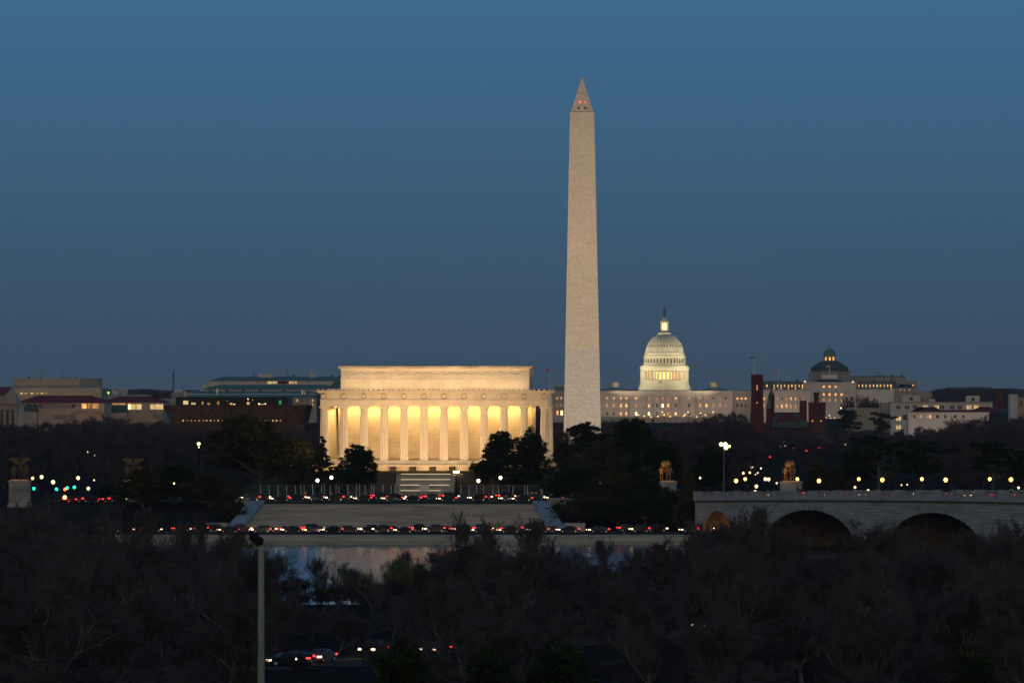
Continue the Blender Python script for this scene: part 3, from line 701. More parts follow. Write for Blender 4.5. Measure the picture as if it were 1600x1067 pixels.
pbox(o, 'parapet', fx, fz, 1329.5, 1415.5, 587.6, 588.4, -.6, 60.5, M['slate']); pbox(o, 'window', fx, fz, 1425, 1427, 601, 603, -6.3, -5.9, M['amber'])
o, fx, fz, s = far('office_block', 'low stone office block with small grey hipped roof beside the library', 'building', 1420, LD - 300)
pbox(o, 'wall', fx, fz, 1399, 1456, 611, 660, 0, 40, M['limestone']); gable_roof(o, 'roof', fx, fz, 1402, 1429, 600, 606, 2, 20, M['slate'], 12); pbox(o, 'pavilion', fx, fz, 1400, 1430, 606.1, 610.9, 1, 20, M['limestone_grey'])
for px in (1407, 1413, 1421): pbox(o, 'window', fx, fz, px - 1, px + 1, 608, 610, .8, 1.1, M['amber_dim'])
for px in (1240, 1297, 1350, 1400): cityglow(px, LD, 9, 40, 3, 2300, (1, .82, .66))

# red sandstone castle
KD = 3700
o, fx, fz, s = far('sandstone_castle', 'dark red sandstone castle with uneven towers and pointed spire', 'castle', 1230, KD)
mb = MB(); mb.frus(fx(1172), fx(1194.5), 0, 9, -1, fx(1174.2), fx(1191.8), 1, 8, fz(600)); mb.box(fx(1173.4), fx(1192.4), .4, 8.6, fz(600) + .003, fz(585.5))
for k in range(5): mb.box(fx(1173.4 + k * 4.3), fx(1173.4 + k * 4.3 + 2.2), .4, 1.2, fz(585.4), fz(584))
tw = mb.build('tall_tower', M['sandstone'], o)
for px, a, b_, m_ in ((1183, 601, 610, 'amber_dim'), (1183, 615, 617, 'glass'), (1180, 636, 649, 'glass'), (1186, 636, 649, 'glass'), (1183, 628, 630.5, 'amber_dim'), (1178, 600, 612, 'glass'), (1188, 600, 612, 'glass')): pbox(tw, 'window', fx, fz, px - .9, px + .9, a, b_, -.3, .6, M[m_])
mb = MB(); mb.lathe([(5.3 * s, -1), (5.3 * s, fz(618))], 8, fx(1205.3), 8, math.pi / 8); t2 = mb.build('octagonal_turret', M['sandstone'], o)
mb = MB(); mb.lathe([(6 * s, fz(618)), (3 * s, fz(613.5)), (.8 * s, fz(609)), (.1, fz(603.5))], 8, fx(1205.3), 8, math.pi / 8); mb.build('spire', M['slate'], t2)
mb = MB(); mb.lathe([(4.4 * s, -1), (4.4 * s, fz(637.5))], 10, fx(1201.5), 2); t3 = mb.build('round_turret', M['sandstone'], o)
mb = MB(); mb.lathe([(4 * s, fz(637.5)), (3 * s, fz(630)), (.5 * s, fz(618))], 10, fx(1201), 2); mb.build('spire', M['copper'], t3)
pbox(o, 'hall_wall', fx, fz, 1206, 1250, 657, 690, 3, 20, M['sandstone'])
gable_roof(o, 'hall_roof', fx, fz, 1206, 1256, 644, 656.9, 3, 20, M['slate'])
mb = MB(); mb.prism([(fx(1211), fz(656.5)), (fx(1249.5), fz(656.5)), (fx(1230), fz(643))], 2.2, 2.99); mb.build('gable', M['sandstone'], o)
pbox(o, 'low_roof', fx, fz, 1206, 1262, 658, 668, -8, 2.1, M['slate'])
pbox(o, 'square_tower', fx, fz, 1249.2, 1260.5, 625.8, 690, 4, 12, M['sandstone'])
mb = MB(); mb.box(fx(1263.5), fx(1290), 2, 14, -1, fz(631)); mb.box(fx(1263), fx(1290.5), 1.7, 14.3, fz(631) + .003, fz(629.2))
for k in range(7): mb.box(fx(1263 + k * 4.2), fx(1263 + k * 4.2 + 2.3), 1.7, 2.5, fz(629.1), fz(627.9))
t4 = mb.build('broad_tower', M['sandstone'], o)
for px in (1269.3, 1283): pbox(t4, 'window', fx, fz, px - .9, px + .9, 640.5, 648.5, 1.7, 2.1, M['glass'])
mb = MB(); mb.lathe([(3.9 * s, fz(629)), (3.6 * s, fz(617)), (4.6 * s, fz(615.5)), (4.6 * s, fz(612.8))], 12, fx(1275.6), 7); mb.build('round_tower', M['sandstone'], o)
for px, py in ((1269.5, 657.5), (1283, 657.6)): pbox(o, 'wall_lamp', fx, fz, px - .8, px + .8, py - .9, py + .9, 1, 1.6, M['amber'])

# right-hand office buildings
QD = 3500
o, fx, fz, s = far('office_building', 'long white flat-roofed office building with three roof penthouses', 'building', 1460, QD)
pbox(o, 'long_block', fx, fz, 1391, 1550.5, 628.8, 641.5, 0, 30, M['white_stone']); pbox(o, 'lower_block', fx, fz, 1391, 1520, 641.6, 690, -3, 28, M['white_stone'])
pbox(o, 'end_block', fx, fz, 1376.8, 1390.9, 629.5, 690, 3, 28, M['limestone_grey']); pbox(o, 'cornice', fx, fz, 1390.4, 1551, 627.9, 628.7, -.7, 30.5, M['limestone_grey'])
for a, b_, t_ in ((1410, 1438.5, 617.4), (1510, 1531, 618.2), (1451.6, 1461.7, 623.6)):
    ph = pbox(o, 'penthouse', fx, fz, a, b_, t_, 627.8, 5, 16, M['white_stone'])
    if b_ - a > 15: c = (a + b_) / 2; pbox(ph, 'window', fx, fz, c - 2.4, c + 2.4, t_ + 3.4, t_ + 8, 4.7, 5.1, M['glass'])
for px in (1403.7, 1417.2, 1430.2, 1446, 1464, 1471.4, 1487.6, 1500, 1514, 1525):
    lit = px in (1446, 1464, 1514, 1525)
    for d in (-1.9, 1.9): pbox(o, 'window', fx, fz, px + d - 1.3, px + d + 1.3, 633.5, 639, -.35, .1, M['cream' if lit else 'glass'])
for py in (651, 664.5):
    for d in (-2, 2): pbox(o, 'window', fx, fz, 1403.7 + d - 1.5, 1403.7 + d + 1.5, py, py + 5.8, -3.35, -2.9, M['amber_hot' if False else 'cream'])
pbox(o, 'blue_window', fx, fz, 1411, 1418, 648, 655.5, -3.3, -2.9, M['slate'])
o, fx, fz, s = far('museum_building', 'low classical building with dark red hipped roofs before the white office', 'building', 1490, 3330)
pbox(o, 'wall', fx, fz, 1419, 1545, 645.3, 690, 0, 30, M['white_stone']); pbox(o, 'cornice', fx, fz, 1418, 1546, 644, 645.2, -.8, 30.5, M['white_stone'])
gable_roof(o, 'roof', fx, fz, 1424, 1476, 635.8, 643.9, 0, 30, M['tile_red'], 14); gable_roof(o, 'roof', fx, fz, 1514, 1566, 635.8, 643.9, 0, 30, M['tile_red'], 12); gable_roof(o, 'roof', fx, fz, 1470, 1520, 640.5, 644, 4, 26, M['tile_red'])
for px in (1440, 1452): win(o, fx(px) - 1, fx(px) + 1, fz(653), fz(648.5), 0, M['amber' if px > 1445 else 'amber_dim'])
for px in (1430, 1465, 1478, 1492, 1506): win(o, fx(px) - .9, fx(px) + .9, fz(653), fz(648.5), 0, M['glass'])
mb = MB()
for k in range(12): mb.box(fx(1422 + k * 9.6) - .4, fx(1422 + k * 9.6) + .4, -.35, -.003, fz(690), fz(645.4))
mb.split('pilaster', M['white_stone'], o)
o, fx, fz, s = far('brick_tower', 'slim red brick tower on the right horizon', 'tower', 1562, 4800)
pbox(o, 'shaft', fx, fz, 1557.5, 1567, 611, 640, 0, 5, M['sandstone']); mb = MB()
for k in range(3): mb.box(fx(1557.2 + k * 3.8), fx(1557.2 + k * 3.8 + 2.4), -.3, 5.3, fz(611) + .003, fz(608.8))
mb.split('battlement', M['sandstone'], o); pbox(o, 'opening', fx, fz, 1560.6, 1563.9, 613.5, 621, -.3, .1, M['glass'])
o, fx, fz, s = far('office_building', 'pale block at the right edge with dark setback roof', 'building', 1600, 3600)
pbox(o, 'wall', fx, fz, 1577.5, 1590, 616, 665, 0, 22, M['white_stone']); pbox(o, 'main_wall', fx, fz, 1590.1, 1640, 621, 665, 2, 22, M['limestone']); pbox(o, 'roof', fx, fz, 1590.5, 1630, 613, 620.9, 5, 18, M['slate'])
for px in (1596, 1604, 1612): pbox(o, 'window', fx, fz, px - 1.3, px + 1.3, 626, 634, 1.7, 2.1, M['glass'])
o, fx, fz, s = far('stone_wall', 'long tan stone wall range beneath the library trees', 'wall', 1350, 3900)
pbox(o, 'wall_face', fx, fz, 1322, 1378, 637.6, 690, 0, 4, M['limestone'])
pbox(o, 'wall_coping', fx, fz, 1321.5, 1378.5, 637, 637.5, -.4, 4.4, M['limestone_grey'])
for px in (1405, 1470, 1530, 1598): cityglow(px, 3330, 9, 30, 3, 1300, (1, .80, .64))

# left-hand buildings
AD = 3850
o, fx, fz, s = far('archive_building', 'massive windowless tan block above the red roofs on the left', 'building', 80, AD)
pbox(o, 'upper_block', fx, fz, 21, 125.4, 592, 606, 0, 30, M['limestone'])
mb = MB(); mb.v += [(fx(125.5), 0, fz(606)), (fx(149.5), 22, fz(606)), (fx(149.5), 22, fz(591.5)), (fx(125.5), 0, fz(591.5)), (fx(125.5), 40, fz(606)), (fx(149.5), 40, fz(606)), (fx(149.5), 40, fz(591.5)), (fx(125.5), 40, fz(591.5))]
for q in ((0, 1, 2, 3), (1, 5, 6, 2), (3, 2, 6, 7), (4, 0, 3, 7)): mb.f.append(q); mb.m.append(0)
mb.build('side_block', M['limestone'], o)
pbox(o, 'cornice', fx, fz, 20, 126, 590.6, 591.9, -.8, 30, M['limestone_grey'])
for k in range(7): pbox(o, 'shadow_band', fx, fz, 21 + .0, 125.3, 594 + k * 1.7, 594.3 + k * 1.7, -.12, -.003, M['dim_panel'])  # thin dark strips, the wall's band shadows put into their colour
pbox(o, 'lower_storey', fx, fz, 23, 160.5, 606.6, 640, -8, 30, M['limestone'])
mb = MB()
for k in range(30): mb.box(fx(26 + k * 4.5) - .35, fx(26 + k * 4.5) + .35, -8.5, -8.003, fz(640), fz(610.5))
mb.split('pilaster', M['limestone'], o)
for i, px in enumerate((36, 43, 52, 61, 68, 75)): pbox(o, 'lit_vent', fx, fz, px - 2, px + 2, 613.6, 615.2, -8.9, -8.4, M['amber_dim' if i % 2 else 'cream'])
RD = 3300
o, fx, fz, s = far('museum_building', 'long stone building with dark red tiled roof, far left', 'building', 90, RD)
pbox(o, 'wall', fx, fz, 26, 163, 629.4, 680, 0, 40, M['limestone'])
for a, b_, t_, q in ((64, 111, 631, 637.5), (83, 117, 648, 655)): pbox(o, 'recess_panel', fx, fz, a, b_, t_, q, -.35, .1, M['dim_panel'])
for k in range(15): pbox(o, 'pilaster', fx, fz, 60 + k * 6.6, 61.2 + k * 6.6, 656, 680, -.7, -.003, M['limestone'])
pbox(o, 'annex', fx, fz, 118, 163, 645, 680, -5, -.8, M['warm_stone']); gable_roof(o, 'roof', fx, fz, 24, 165, 617.8, 629.3, -1.5, 40, M['tile_red'], 10)
pbox(o, 'cornice', fx, fz, 25.5, 163.5, 638.3, 639.6, -.8, -.003, M['limestone']); pbox(o, 'plinth_band', fx, fz, 25.5, 163.5, 643.5, 644.8, -.8, -.003, M['limestone'])
for px in (130.3, 133, 139.4, 146, 149, 152): win(o, fx(px) - .8, fx(px) + .8, fz(638), fz(630.5), 0, M['amber' if px < 135 else 'amber_dim'], frame=False)
for k in range(9): win(o, fx(46 + k * 8.6) - 1.1, fx(46 + k * 8.6) + 1.1, fz(637), fz(631.5), 0, M['glass'], frame=False)
gable_roof(o, 'porch_roof', fx, fz, 34, 60, 634, 643, -6, -1, M['slate'])
mb = MB(); mb.box(fx(35), fx(59), -6, -1, 0, fz(643.2)); mb.build('porch', M['limestone_grey'], o)
o, fx, fz, s = far('portico_building', 'grey pedimented portico building at the left edge', 'building', 5, RD - 60)
pbox(o, 'wall', fx, fz, -40, 27, 631.5, 690, 0, 30, M['limestone'])
mb = MB(); mb.v += [(fx(10), -3, fz(631)), (fx(28), -3, fz(631)), (fx(23), -3, fz(604.5)), (fx(10), 20, fz(631)), (fx(28), 20, fz(631)), (fx(12), 20, fz(604.5)), (fx(8), -3, fz(618))]
mb.f += [(0, 1, 2, 6), (1, 4, 5, 2), (6, 2, 5), (4, 3, 5), (3, 0, 6, 5)]; mb.m += [0] * 5
mb.build('gable', M['limestone_grey'], o)
gable_roof(o, 'roof', fx, fz, -60, 12, 604.3, 618.5, 2, 28, M['tile_red']); pbox(o, 'attic', fx, fz, -40, 9.5, 618.7, 631.3, -1, 28, M['limestone'])
for px in (3, 12, 20): pbox(o, 'column_bay', fx, fz, px - 2, px + 2, 640, 680, -.4, .1, M['glass'])
o, fx, fz, s = far('museum_building', 'red-roofed stone building with long glowing window band', 'building', 208, RD + 40)
pbox(o, 'wall', fx, fz, 164, 255, 628.3, 680, 0, 40, M['limestone']); gable_roof(o, 'roof', fx, fz, 155, 256, 619.3, 628.2, -1.5, 40, M['tile_red'], 10)
for a, b_, m_ in ((168, 195.5, 'amber_dim'), (200.5, 203.6, 'amber_hot'), (204.5, 212, 'cream'), (213, 221, 'cream'), (235, 242.3, 'cream'), (243.2, 255, 'cream')): pbox(o, 'lit_window', fx, fz, a, b_, 631.5 if m_ != 'amber_dim' else 630, 639.5 if m_ != 'amber_dim' else 633.8, -.35, .1, M[m_])
pbox(o, 'recess_panel', fx, fz, 240, 255, 647, 655, -.35, .1, M['dim_panel'])
for k in range(9): pbox(o, 'pilaster', fx, fz, 202 + k * 6, 203.2 + k * 6, 644, 680, -.7, -.003, M['limestone'])
pbox(o, 'pilaster', fx, fz, 222.5, 234, 629, 640, -.6, -.003, M['limestone']); pbox(o, 'cornice', fx, fz, 163.5, 255.5, 640.2, 643.4, -.8, -.003, M['limestone_grey'])
gable_roof(o, 'porch_roof', fx, fz, 167, 200, 632.5, 645, -7, -1, M['slate'])
mb = MB(); mb.box(fx(168), fx(199), -7, -1, 0, fz(645.2)); mb.build('porch', M['limestone'], o)
o, fx, fz, s = far('low_building', 'flat pale roofline with white plant box behind the red roofs', 'building', 195, 4200)
pbox(o, 'wall', fx, fz, 158, 232, 616.8, 640, 0, 20, M['limestone_grey']); pbox(o, 'plant_box', fx, fz, 173.8, 183, 608.8, 616.7, 2, 10, M['white_stone'])
mb = MB()
for k in range(8): mb.tube((fx(184 + k * 2), 4, fz(616.8)), (fx(184 + k * 2), 4, fz(605.5)), .22, n=4); mb.tube((fx(184 + k * 1.7), 5, fz(616.5)), (fx(187 + k * 1.7), 5, fz(606)), .25, n=4)
for yy in (605.6, 609, 613): mb.tube((fx(183.5), 4, fz(yy)), (fx(198), 4, fz(yy)), .2, n=4)
mb.build('roof_truss', M['galv'], o)
o, fx, fz, s = far('lit_billboard', 'tiny glowing red and green sign beside the white plant box', 'sign', 167.4, 4150, base=Z(616.8, 4150))
o.location.z = gz(0, 4150); fz = lambda py: Z(py, 4150) - gz(0, 4150)
pbox(o, 'frame', fx, fz, 163, 171.8, 611, 616, 0, .5, M['iron']); mb = MB(); mb.tube((0, .3, 0), (0, .3, fz(616)), .4); mb.build('mast', M['iron'], o)
pbox(o, 'red_panel', fx, fz, 163.9, 166.2, 612, 615.3, -.1, -.003, emit('sign_red', (1, .15, .1), 1.6, False)); pbox(o, 'green_panel', fx, fz, 166.8, 171, 612, 615.3, -.1, -.003, emit('sign_green_glow', (.45, 1, .1), 1.6, False))
o, fx, fz, s = far('office_building', 'white office block behind the brown tiered museum, left end', 'building', 262, 4000)
pbox(o, 'wall', fx, fz, 246, 274, 622.5, 650, 0, 20, M['limestone_grey']); mb = MB(); mb.frus(fx(255), fx(262.5), 2, 8, fz(622.4), fx(256), fx(261.5), 3, 7, fz(616)); mb.box(fx(254), fx(263.5), 1.5, 8.5, fz(616) + .003, fz(614)); mb.build('red_tank', M['sandstone'], o)
o, fx, fz, s = far('radio_mast', 'thin dark red radio mast rising left of the brown museum', 'mast', 270.9, 4300)
mb = MB()
for dx, dy in ((-1, -1), (1, -1), (0, 1)): mb.tube((dx, dy, 0), (dx * .25, dy * .25, fz(579.5)), .22, .16, 4)
for k in range(24): zz = fz(579.5) * k / 24; q = 1 - .75 * k / 24; mb.tube((-q, -q, zz), (q, -q, zz + 1.5), .1, n=3)
mb.build('lattice', M['sandstone'], o)
o, fx, fz, s = far('office_building', 'grey flat roofed block right of the radio mast', 'building', 290, 4100)
pbox(o, 'wall', fx, fz, 268, 330, 612.5, 650, 0, 20, M['limestone_grey']); pbox(o, 'plant_room', fx, fz, 271, 284, 609, 612.4, 3, 12, M['galv']); pbox(o, 'vent_tower', fx, fz, 288, 291.5, 610.5, 620, -1, -.01, M['white_stone'])
pbox(o, 'green_roof', fx, fz, 298, 330, 610, 612.4, 2, 18, M['teal_roof'])
# teal-roofed ministries
TD = 3950
o, fx, fz, s = far('ministry_building', 'huge white building with stacked teal roofs behind the memorial', 'building', 420, TD)
gable_roof(o, 'roof', fx, fz, 326, 540, 588.3, 594.8, 0, 40, M['teal_roof'], 8); up = pbox(o, 'upper_wall', fx, fz, 325, 540, 594.9, 604, 1, 39, M['white_stone']); pbox(o, 'end_wall', fx, fz, 315.5, 324.9, 600, 612, 2, 30, M['white_stone'])
for a in (418, 421.6, 426, 430, 452, 456, 461): pbox(up, 'lit_window', fx, fz, a, a + 2.6, 596, 599.4, .6, 1.05, M['cream'])
pbox(up, 'dark_bay', fx, fz, 434.5, 449.5, 596, 599.6, .4, 1.05, M['sandstone'])
pbox(o, 'penthouse', fx, fz, 401, 424, 583.7, 589.5, 16, 24, M['white_stone']); ph = pbox(o, 'penthouse', fx, fz, 480.5, 491.5, 584, 589.5, 16, 24, M['white_stone'])
mb = MB(); mb.tube((fx(483), 18, fz(584)), (fx(483), 18, fz(570)), .12, n=4); mb.tube((fx(487), 18, fz(584)), (fx(487), 18, fz(568)), .12, n=4); mb.build('antenna_pair', M['galv'], ph)
o, fx, fz, s = far('ministry_building', 'lower teal-roofed range with square attic windows', 'building', 420, TD - 150)
gable_roof(o, 'roof', fx, fz, 314, 530, 600.9, 608.4, 0, 40, M['teal_roof'], 10); up = pbox(o, 'wall', fx, fz, 312, 530, 608.5, 613, 1, 39, M['white_stone'])
for px in (328, 353.5, 380, 407, 444): pbox(up, 'attic_window', fx, fz, px - 2.2, px + 2.2, 608.8, 611, .6, 1.05, M['glass'])
o, fx, fz, s = far('ministry_building', 'front teal-roofed block with small chimneys and grey walls', 'building', 420, TD - 320)
gable_roof(o, 'roof', fx, fz, 294, 494, 611, 615, 0, 24, M['teal_roof'], 4); pbox(o, 'parapet', fx, fz, 294, 494, 615.1, 616.5, -.5, 26, M['white_stone']); 
mb = MB(); mb.frus(fx(296), fx(494), -12, -.6, fz(621.5), fx(296), fx(494), -2, -.6, fz(616.6)); mb.build('lower_roof', M['teal_roof'], o)
wl = pbox(o, 'wall', fx, fz, 296, 497, 621.6, 660, -11.5, 20, M['dim_stone'])
for px, t_ in ((340, 607), (391, 617.5), (473, 609), (476.5, 612)): pbox(o, 'chimney', fx, fz, px - 1, px + 1, t_, 621, -4, -2, M['white_stone'])
for px in (452, 459, 467, 475, 483, 491):
    for py in (623.5, 630, 637): pbox(wl, 'window', fx, fz, px - 1.2, px + 1.2, py, py + 4, -11.9, -11.4, M['amber_dim' if (px, py) in ((467, 623.5), (491, 623.5), (491, 630)) else 'glass'])
o, fx, fz, s = far('pyramid_roof', 'dark grey sloping roof just behind the temple attic, left', 'building', 524, 3600)
mb = MB(); mb.frus(fx(513), fx(545), 0, 20, fz(607), fx(530), fx(540), 8, 12, fz(585)); mb.build('roof', M['slate'], o); pbox(o, 'wall', fx, fz, 513, 545, 607.1, 640, .5, 19, M['limestone_grey'])
for px in (40, 100, 160, 215, 250): cityglow(px, RD, 9, 24, 3, 750, (1, .70, .48))
for px in (330, 420, 480): cityglow(px, TD - 340, 9, 40, 3, 4500, (1, .8, .66))
cityglow(80, AD - 10, 20, 60, 3, 3200, (1, .74, .5))
# brown tiered museum
BD = 3000
o, fx, fz, s = far('tiered_museum', 'dark bronze inverted-pyramid museum with glass rooftop band', 'museum', 367, BD)
g0 = o.location.z
def tier(nm, a0, a1, a2, a3, t_, b_, m):
    """a0..a1 width at the top, a2..a3 at the bottom"""
    mb = MB(); mb.frus(fx(a2), fx(a3), 2, 38, fz(b_), fx(a0), fx(a1), 0, 40, fz(t_)); return mb.build(nm, m, o)
tp = tier('upper_tier', 255, 479, 266, 473, 634, 662, M['bronze_clad']); tier('lower_tier', 257, 477, 268, 471, 662.2, 690, M['bronze_clad'])
pbox(o, 'roof_edge', fx, fz, 254.6, 479.6, 633, 633.9, -.3, 40.3, M['bronze_clad'])
gl = pbox(o, 'glass_band', fx, fz, 273, 449, 621, 632.9, 4, 34, M['glass_band']); pbox(o, 'band_roof', fx, fz, 272.4, 449.6, 620.3, 620.9, 3.6, 34.4, M['iron'])
mb = MB()
for k in range(45): mb.box(fx(273.5 + k * 3.97) - .06, fx(273.5 + k * 3.97) + .06, 3.8, 3.997, fz(632.9), fz(621))
mb.split('mullion', M['iron'], gl)
rr = random.Random(5)
for a, b_, t_, m_ in ((285, 292.5, 626, 'cream'), (297.5, 304.5, 629, 'cream'), (314, 316.5, 627.5, 'amber_dim'), (323, 327, 630, 'amber'), (338, 341.5, 627, 'amber_dim'), (353, 354.5, 626, 'sig_green'), (358, 362, 629.5, 'amber'), (364, 366, 631, 'amber_hot'), (386, 387.2, 622.5, 'amber_hot'), (385, 389, 628, 'amber'), (393.3, 394.3, 624, 'amber'), (403, 405, 630, 'amber_hot'), (406, 412, 631, 'cream'), (413, 414.6, 630, 'amber_hot'), (435, 439, 625.5, 'sig_green')):
    m2 = M[m_]
    if m_ == 'sig_green': m2 = M.setdefault('dim_green', emit('dim_green_glow', (.03, .6, .2), .35, False))
    pbox(gl, 'lit_pane', fx, fz, a, b_, t_, min(632, t_ + (1.6 if b_ - a < 1.7 else 7)), 3.6, 3.98, m2)
for px in [285.5, 292.5, 298.5, 304.5, 310.5, 317, 322.5, 328.5, 334.5, 340.5, 347, 366, 378, 402.5, 408, 414, 420.5, 426.5, 432, 438]:
    pbox(tp, 'slot_window', fx, fz, px - 1, px + 1, 656.2, 658, .9, 1.6, M['cream' if rr.random() < .7 else 'amber_dim'])
area(wp(300, 660, BD - 25), wp(300, 640, BD), 40, 2, 250, (1, .6, .3), spread=120); area(wp(440, 668, BD - 25), wp(440, 650, BD), 30, 2, 400, (1, .6, .3), spread=120)

rq = random.Random(21)
for px0, px1, py, D, n_ in ((1400, 1545, 628, 3505, 9), (25, 120, 590.6, 3862, 7), (330, 520, 588.2, 3972, 7), (1335, 1410, 587.6, 5670, 6), (160, 230, 616.8, 4210, 6), (270, 328, 612.5, 4110, 5)):
    for k in range(n_):
        px = rq.uniform(px0, px1); s_ = D / F; h = rq.uniform(.8, 2.6) * s_; w_ = rq.uniform(.6, 2.2) * s_; zb_ = Z(py, D)
        o = thing('rooftop_unit', 'small rooftop plant box or vent on the flat roof line of the distant offices', 'rooftop unit', (X(px, D), D, zb_ - .3), AX, 'rooftop units on the distant offices')
        mb = MB(); mb.box(-w_, w_, 1, 1 + w_, 0, h); mb.box(-w_ * 1.1, w_ * 1.1, .9, 1.1 + w_, h + .003, h + .3); mb.build('housing', M['dim_stone'], o)
        if rq.random() < .4: mb = MB(); mb.tube((0, 2, h), (0, 2, h + rq.uniform(2, 7)), .12, n=4); mb.build('antenna', M['iron'], o)
# flags
def flagpole(px, ytop, ybase, D, fy0, fy1, side, label, m, base):
    o = thing('flagpole', label, 'flagpole', (X(px, D), D, base)); s = D / F; h = Z(ytop, D) - base
    mb = MB(); mb.tube((0, 0, 0), (0, 0, h), .28, .16, 6); mb.build('pole', M['pole_white'], o)
    mb = MB(); mb.lathe([(.1, 0), (.35, .3), (.1, .6)], 8); mb.build('finial', M['bronze'], o, loc=(0, 0, h))
    mb = MB(); k = 8; wdt = 6.2 * s * side
    za, zb_ = Z(fy0, D) - base, Z(fy1, D) - base
    for i in range(k):
        u0, u1 = i / k, (i + 1) / k; f = lambda u: (wdt * u, .35 * math.sin(u * 7), -.25 * (zb_ - za) * -u * 1.0)
        a, b_ = f(u0), f(u1); mb.quad((a[0], a[1], zb_ + a[2]), (b_[0], b_[1], zb_ + b_[2]), (b_[0], b_[1], za + b_[2]), (a[0], a[1], za + a[2]))
    mb.build('flag', m, o)
def zf(D): return gz(0, D)
flagpole(859, 573.6, 612, 3300, 575.5, 579.5, -1, 'white flagpole and small flag between the temple and the obelisk', M['flag'], zf(3300))
flagpole(1178.4, 557, 584, 3704, 557.5, 559.5, -1, 'flagpole with a dark flag on the tall red castle tower', M['flag_d'], Z(585.5, 3704))
flagpole(1216.5, 575.3, 610, 5040, 577.2, 581, -1, 'white flagpole with pale flag over the building right of the red tower', M['flag'], Z(612.0, 5040))
flagpole(1296.4, 570, 588, 5490, 571, 573.5, -1, 'thin flagpole in front of the dark octagonal dome', M['flag'], Z(586.0, 5490))
flagpole(1035, 593, 611, 5010 + 12, 594, 598, -1, 'tiny flagpole standing before the base of the white dome', M['flag'], Z(611.0, 5022))

# ------------------------------------------------------------------ bridge
BS = Vector((X(1075, 1300), 1300, 0)); BU = Vector((.5, -.866, 0)).normalized(); BN = Vector((.866, .5, 0)).normalized()
br = thing('arched_bridge', 'grey granite bridge of low arches with pierced balustrade', 'bridge', BS, math.atan2(BU.y, BU.x))
# local frame: x along the bridge, y = left of x = away from the camera side
def dz(t): return 9.45 + 2.15 * math.sin(max(0, min(1, (t + 20) / 330)) * math.pi)      # deck height
BL = 320; BW = 27
arches = [(6.8, 18.6, 7.4, 2.2)] + [(31.5 + 47.5 * k, 68.5 + 47.5 * k, 8.3 + .25 * min(k, 3), -.3) for k in range(6)]
mb = MB()
def archz(t):
    for a, b_, h, z0 in arches:
        if a < t < b_:
            u = (2 * t - a - b_) / (b_ - a); return z0 + (h - z0) * math.sqrt(max(0, 1 - u * u))
    return -3.0
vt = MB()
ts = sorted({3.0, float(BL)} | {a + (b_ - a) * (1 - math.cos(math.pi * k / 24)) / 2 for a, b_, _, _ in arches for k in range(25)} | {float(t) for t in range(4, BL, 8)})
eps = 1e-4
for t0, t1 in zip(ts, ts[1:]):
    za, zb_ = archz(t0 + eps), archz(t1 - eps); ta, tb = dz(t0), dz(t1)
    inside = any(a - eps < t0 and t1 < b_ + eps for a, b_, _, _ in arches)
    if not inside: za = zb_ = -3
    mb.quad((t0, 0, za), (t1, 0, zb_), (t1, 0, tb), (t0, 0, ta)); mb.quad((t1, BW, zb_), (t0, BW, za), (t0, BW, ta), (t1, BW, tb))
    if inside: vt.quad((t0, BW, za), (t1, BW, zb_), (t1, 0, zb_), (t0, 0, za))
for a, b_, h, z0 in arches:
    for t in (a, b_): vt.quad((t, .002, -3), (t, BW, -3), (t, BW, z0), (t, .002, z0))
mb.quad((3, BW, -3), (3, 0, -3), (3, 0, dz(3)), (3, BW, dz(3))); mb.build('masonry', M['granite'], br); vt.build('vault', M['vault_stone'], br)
for a, b_, h, z0 in arches:
    mb = MB()       # voussoir ring, proud of the face
    for k in range(24):
        a0, a1 = math.pi * k / 24, math.pi * (k + 1) / 24; c = (a + b_) / 2; r = (b_ - a) / 2
        p = lambda q, e: (c - (r + e) * math.cos(q), z0 + (h - z0 + e) * math.sin(q))
        (x0, y0), (x1, y1), (x2, y2), (x3, y3) = p(a0 + .006, 0), p(a1 - .006, 0), p(a1 - .006, 1.15), p(a0 + .006, 1.15)
        mb.v += [(x0, -.18, y0), (x1, -.18, y1), (x2, -.18, y2), (x3, -.18, y3), (x0, .3, y0), (x1, .3, y1), (x2, .3, y2), (x3, .3, y3)]
        n0 = len(mb.v) - 8
        for q in ((0, 1, 2, 3), (0, 4, 5, 1), (3, 2, 6, 7), (1, 5, 6, 2), (4, 0, 3, 7)): mb.f.append(tuple(n0 + i for i in q)); mb.m.append(0)
    mb.build('voussoir_ring', M['granite'], br)
for y0, y1 in ((-.45, .6), (BW - .6, BW + .45)):
    mb = MB()
    for t in range(3, BL, 4):
        a, b_ = dz(t), dz(t + 4)
        n0 = len(mb.v); mb.v += [(t, y0, a - .35), (t + 4, y0, b_ - .35), (t + 4, y1, b_ - .35), (t, y1, a - .35), (t, y0, a + .12), (t + 4, y0, b_ + .12), (t + 4, y1, b_ + .12), (t, y1, a + .12)]
        for q in ((3, 2, 1, 0), (4, 5, 6, 7), (0, 1, 5, 4), (2, 3, 7, 6)): mb.f.append(tuple(n0 + i for i in q)); mb.m.append(0)
    mb.build('string_course', M['granite_smooth'], br)
mb = MB()
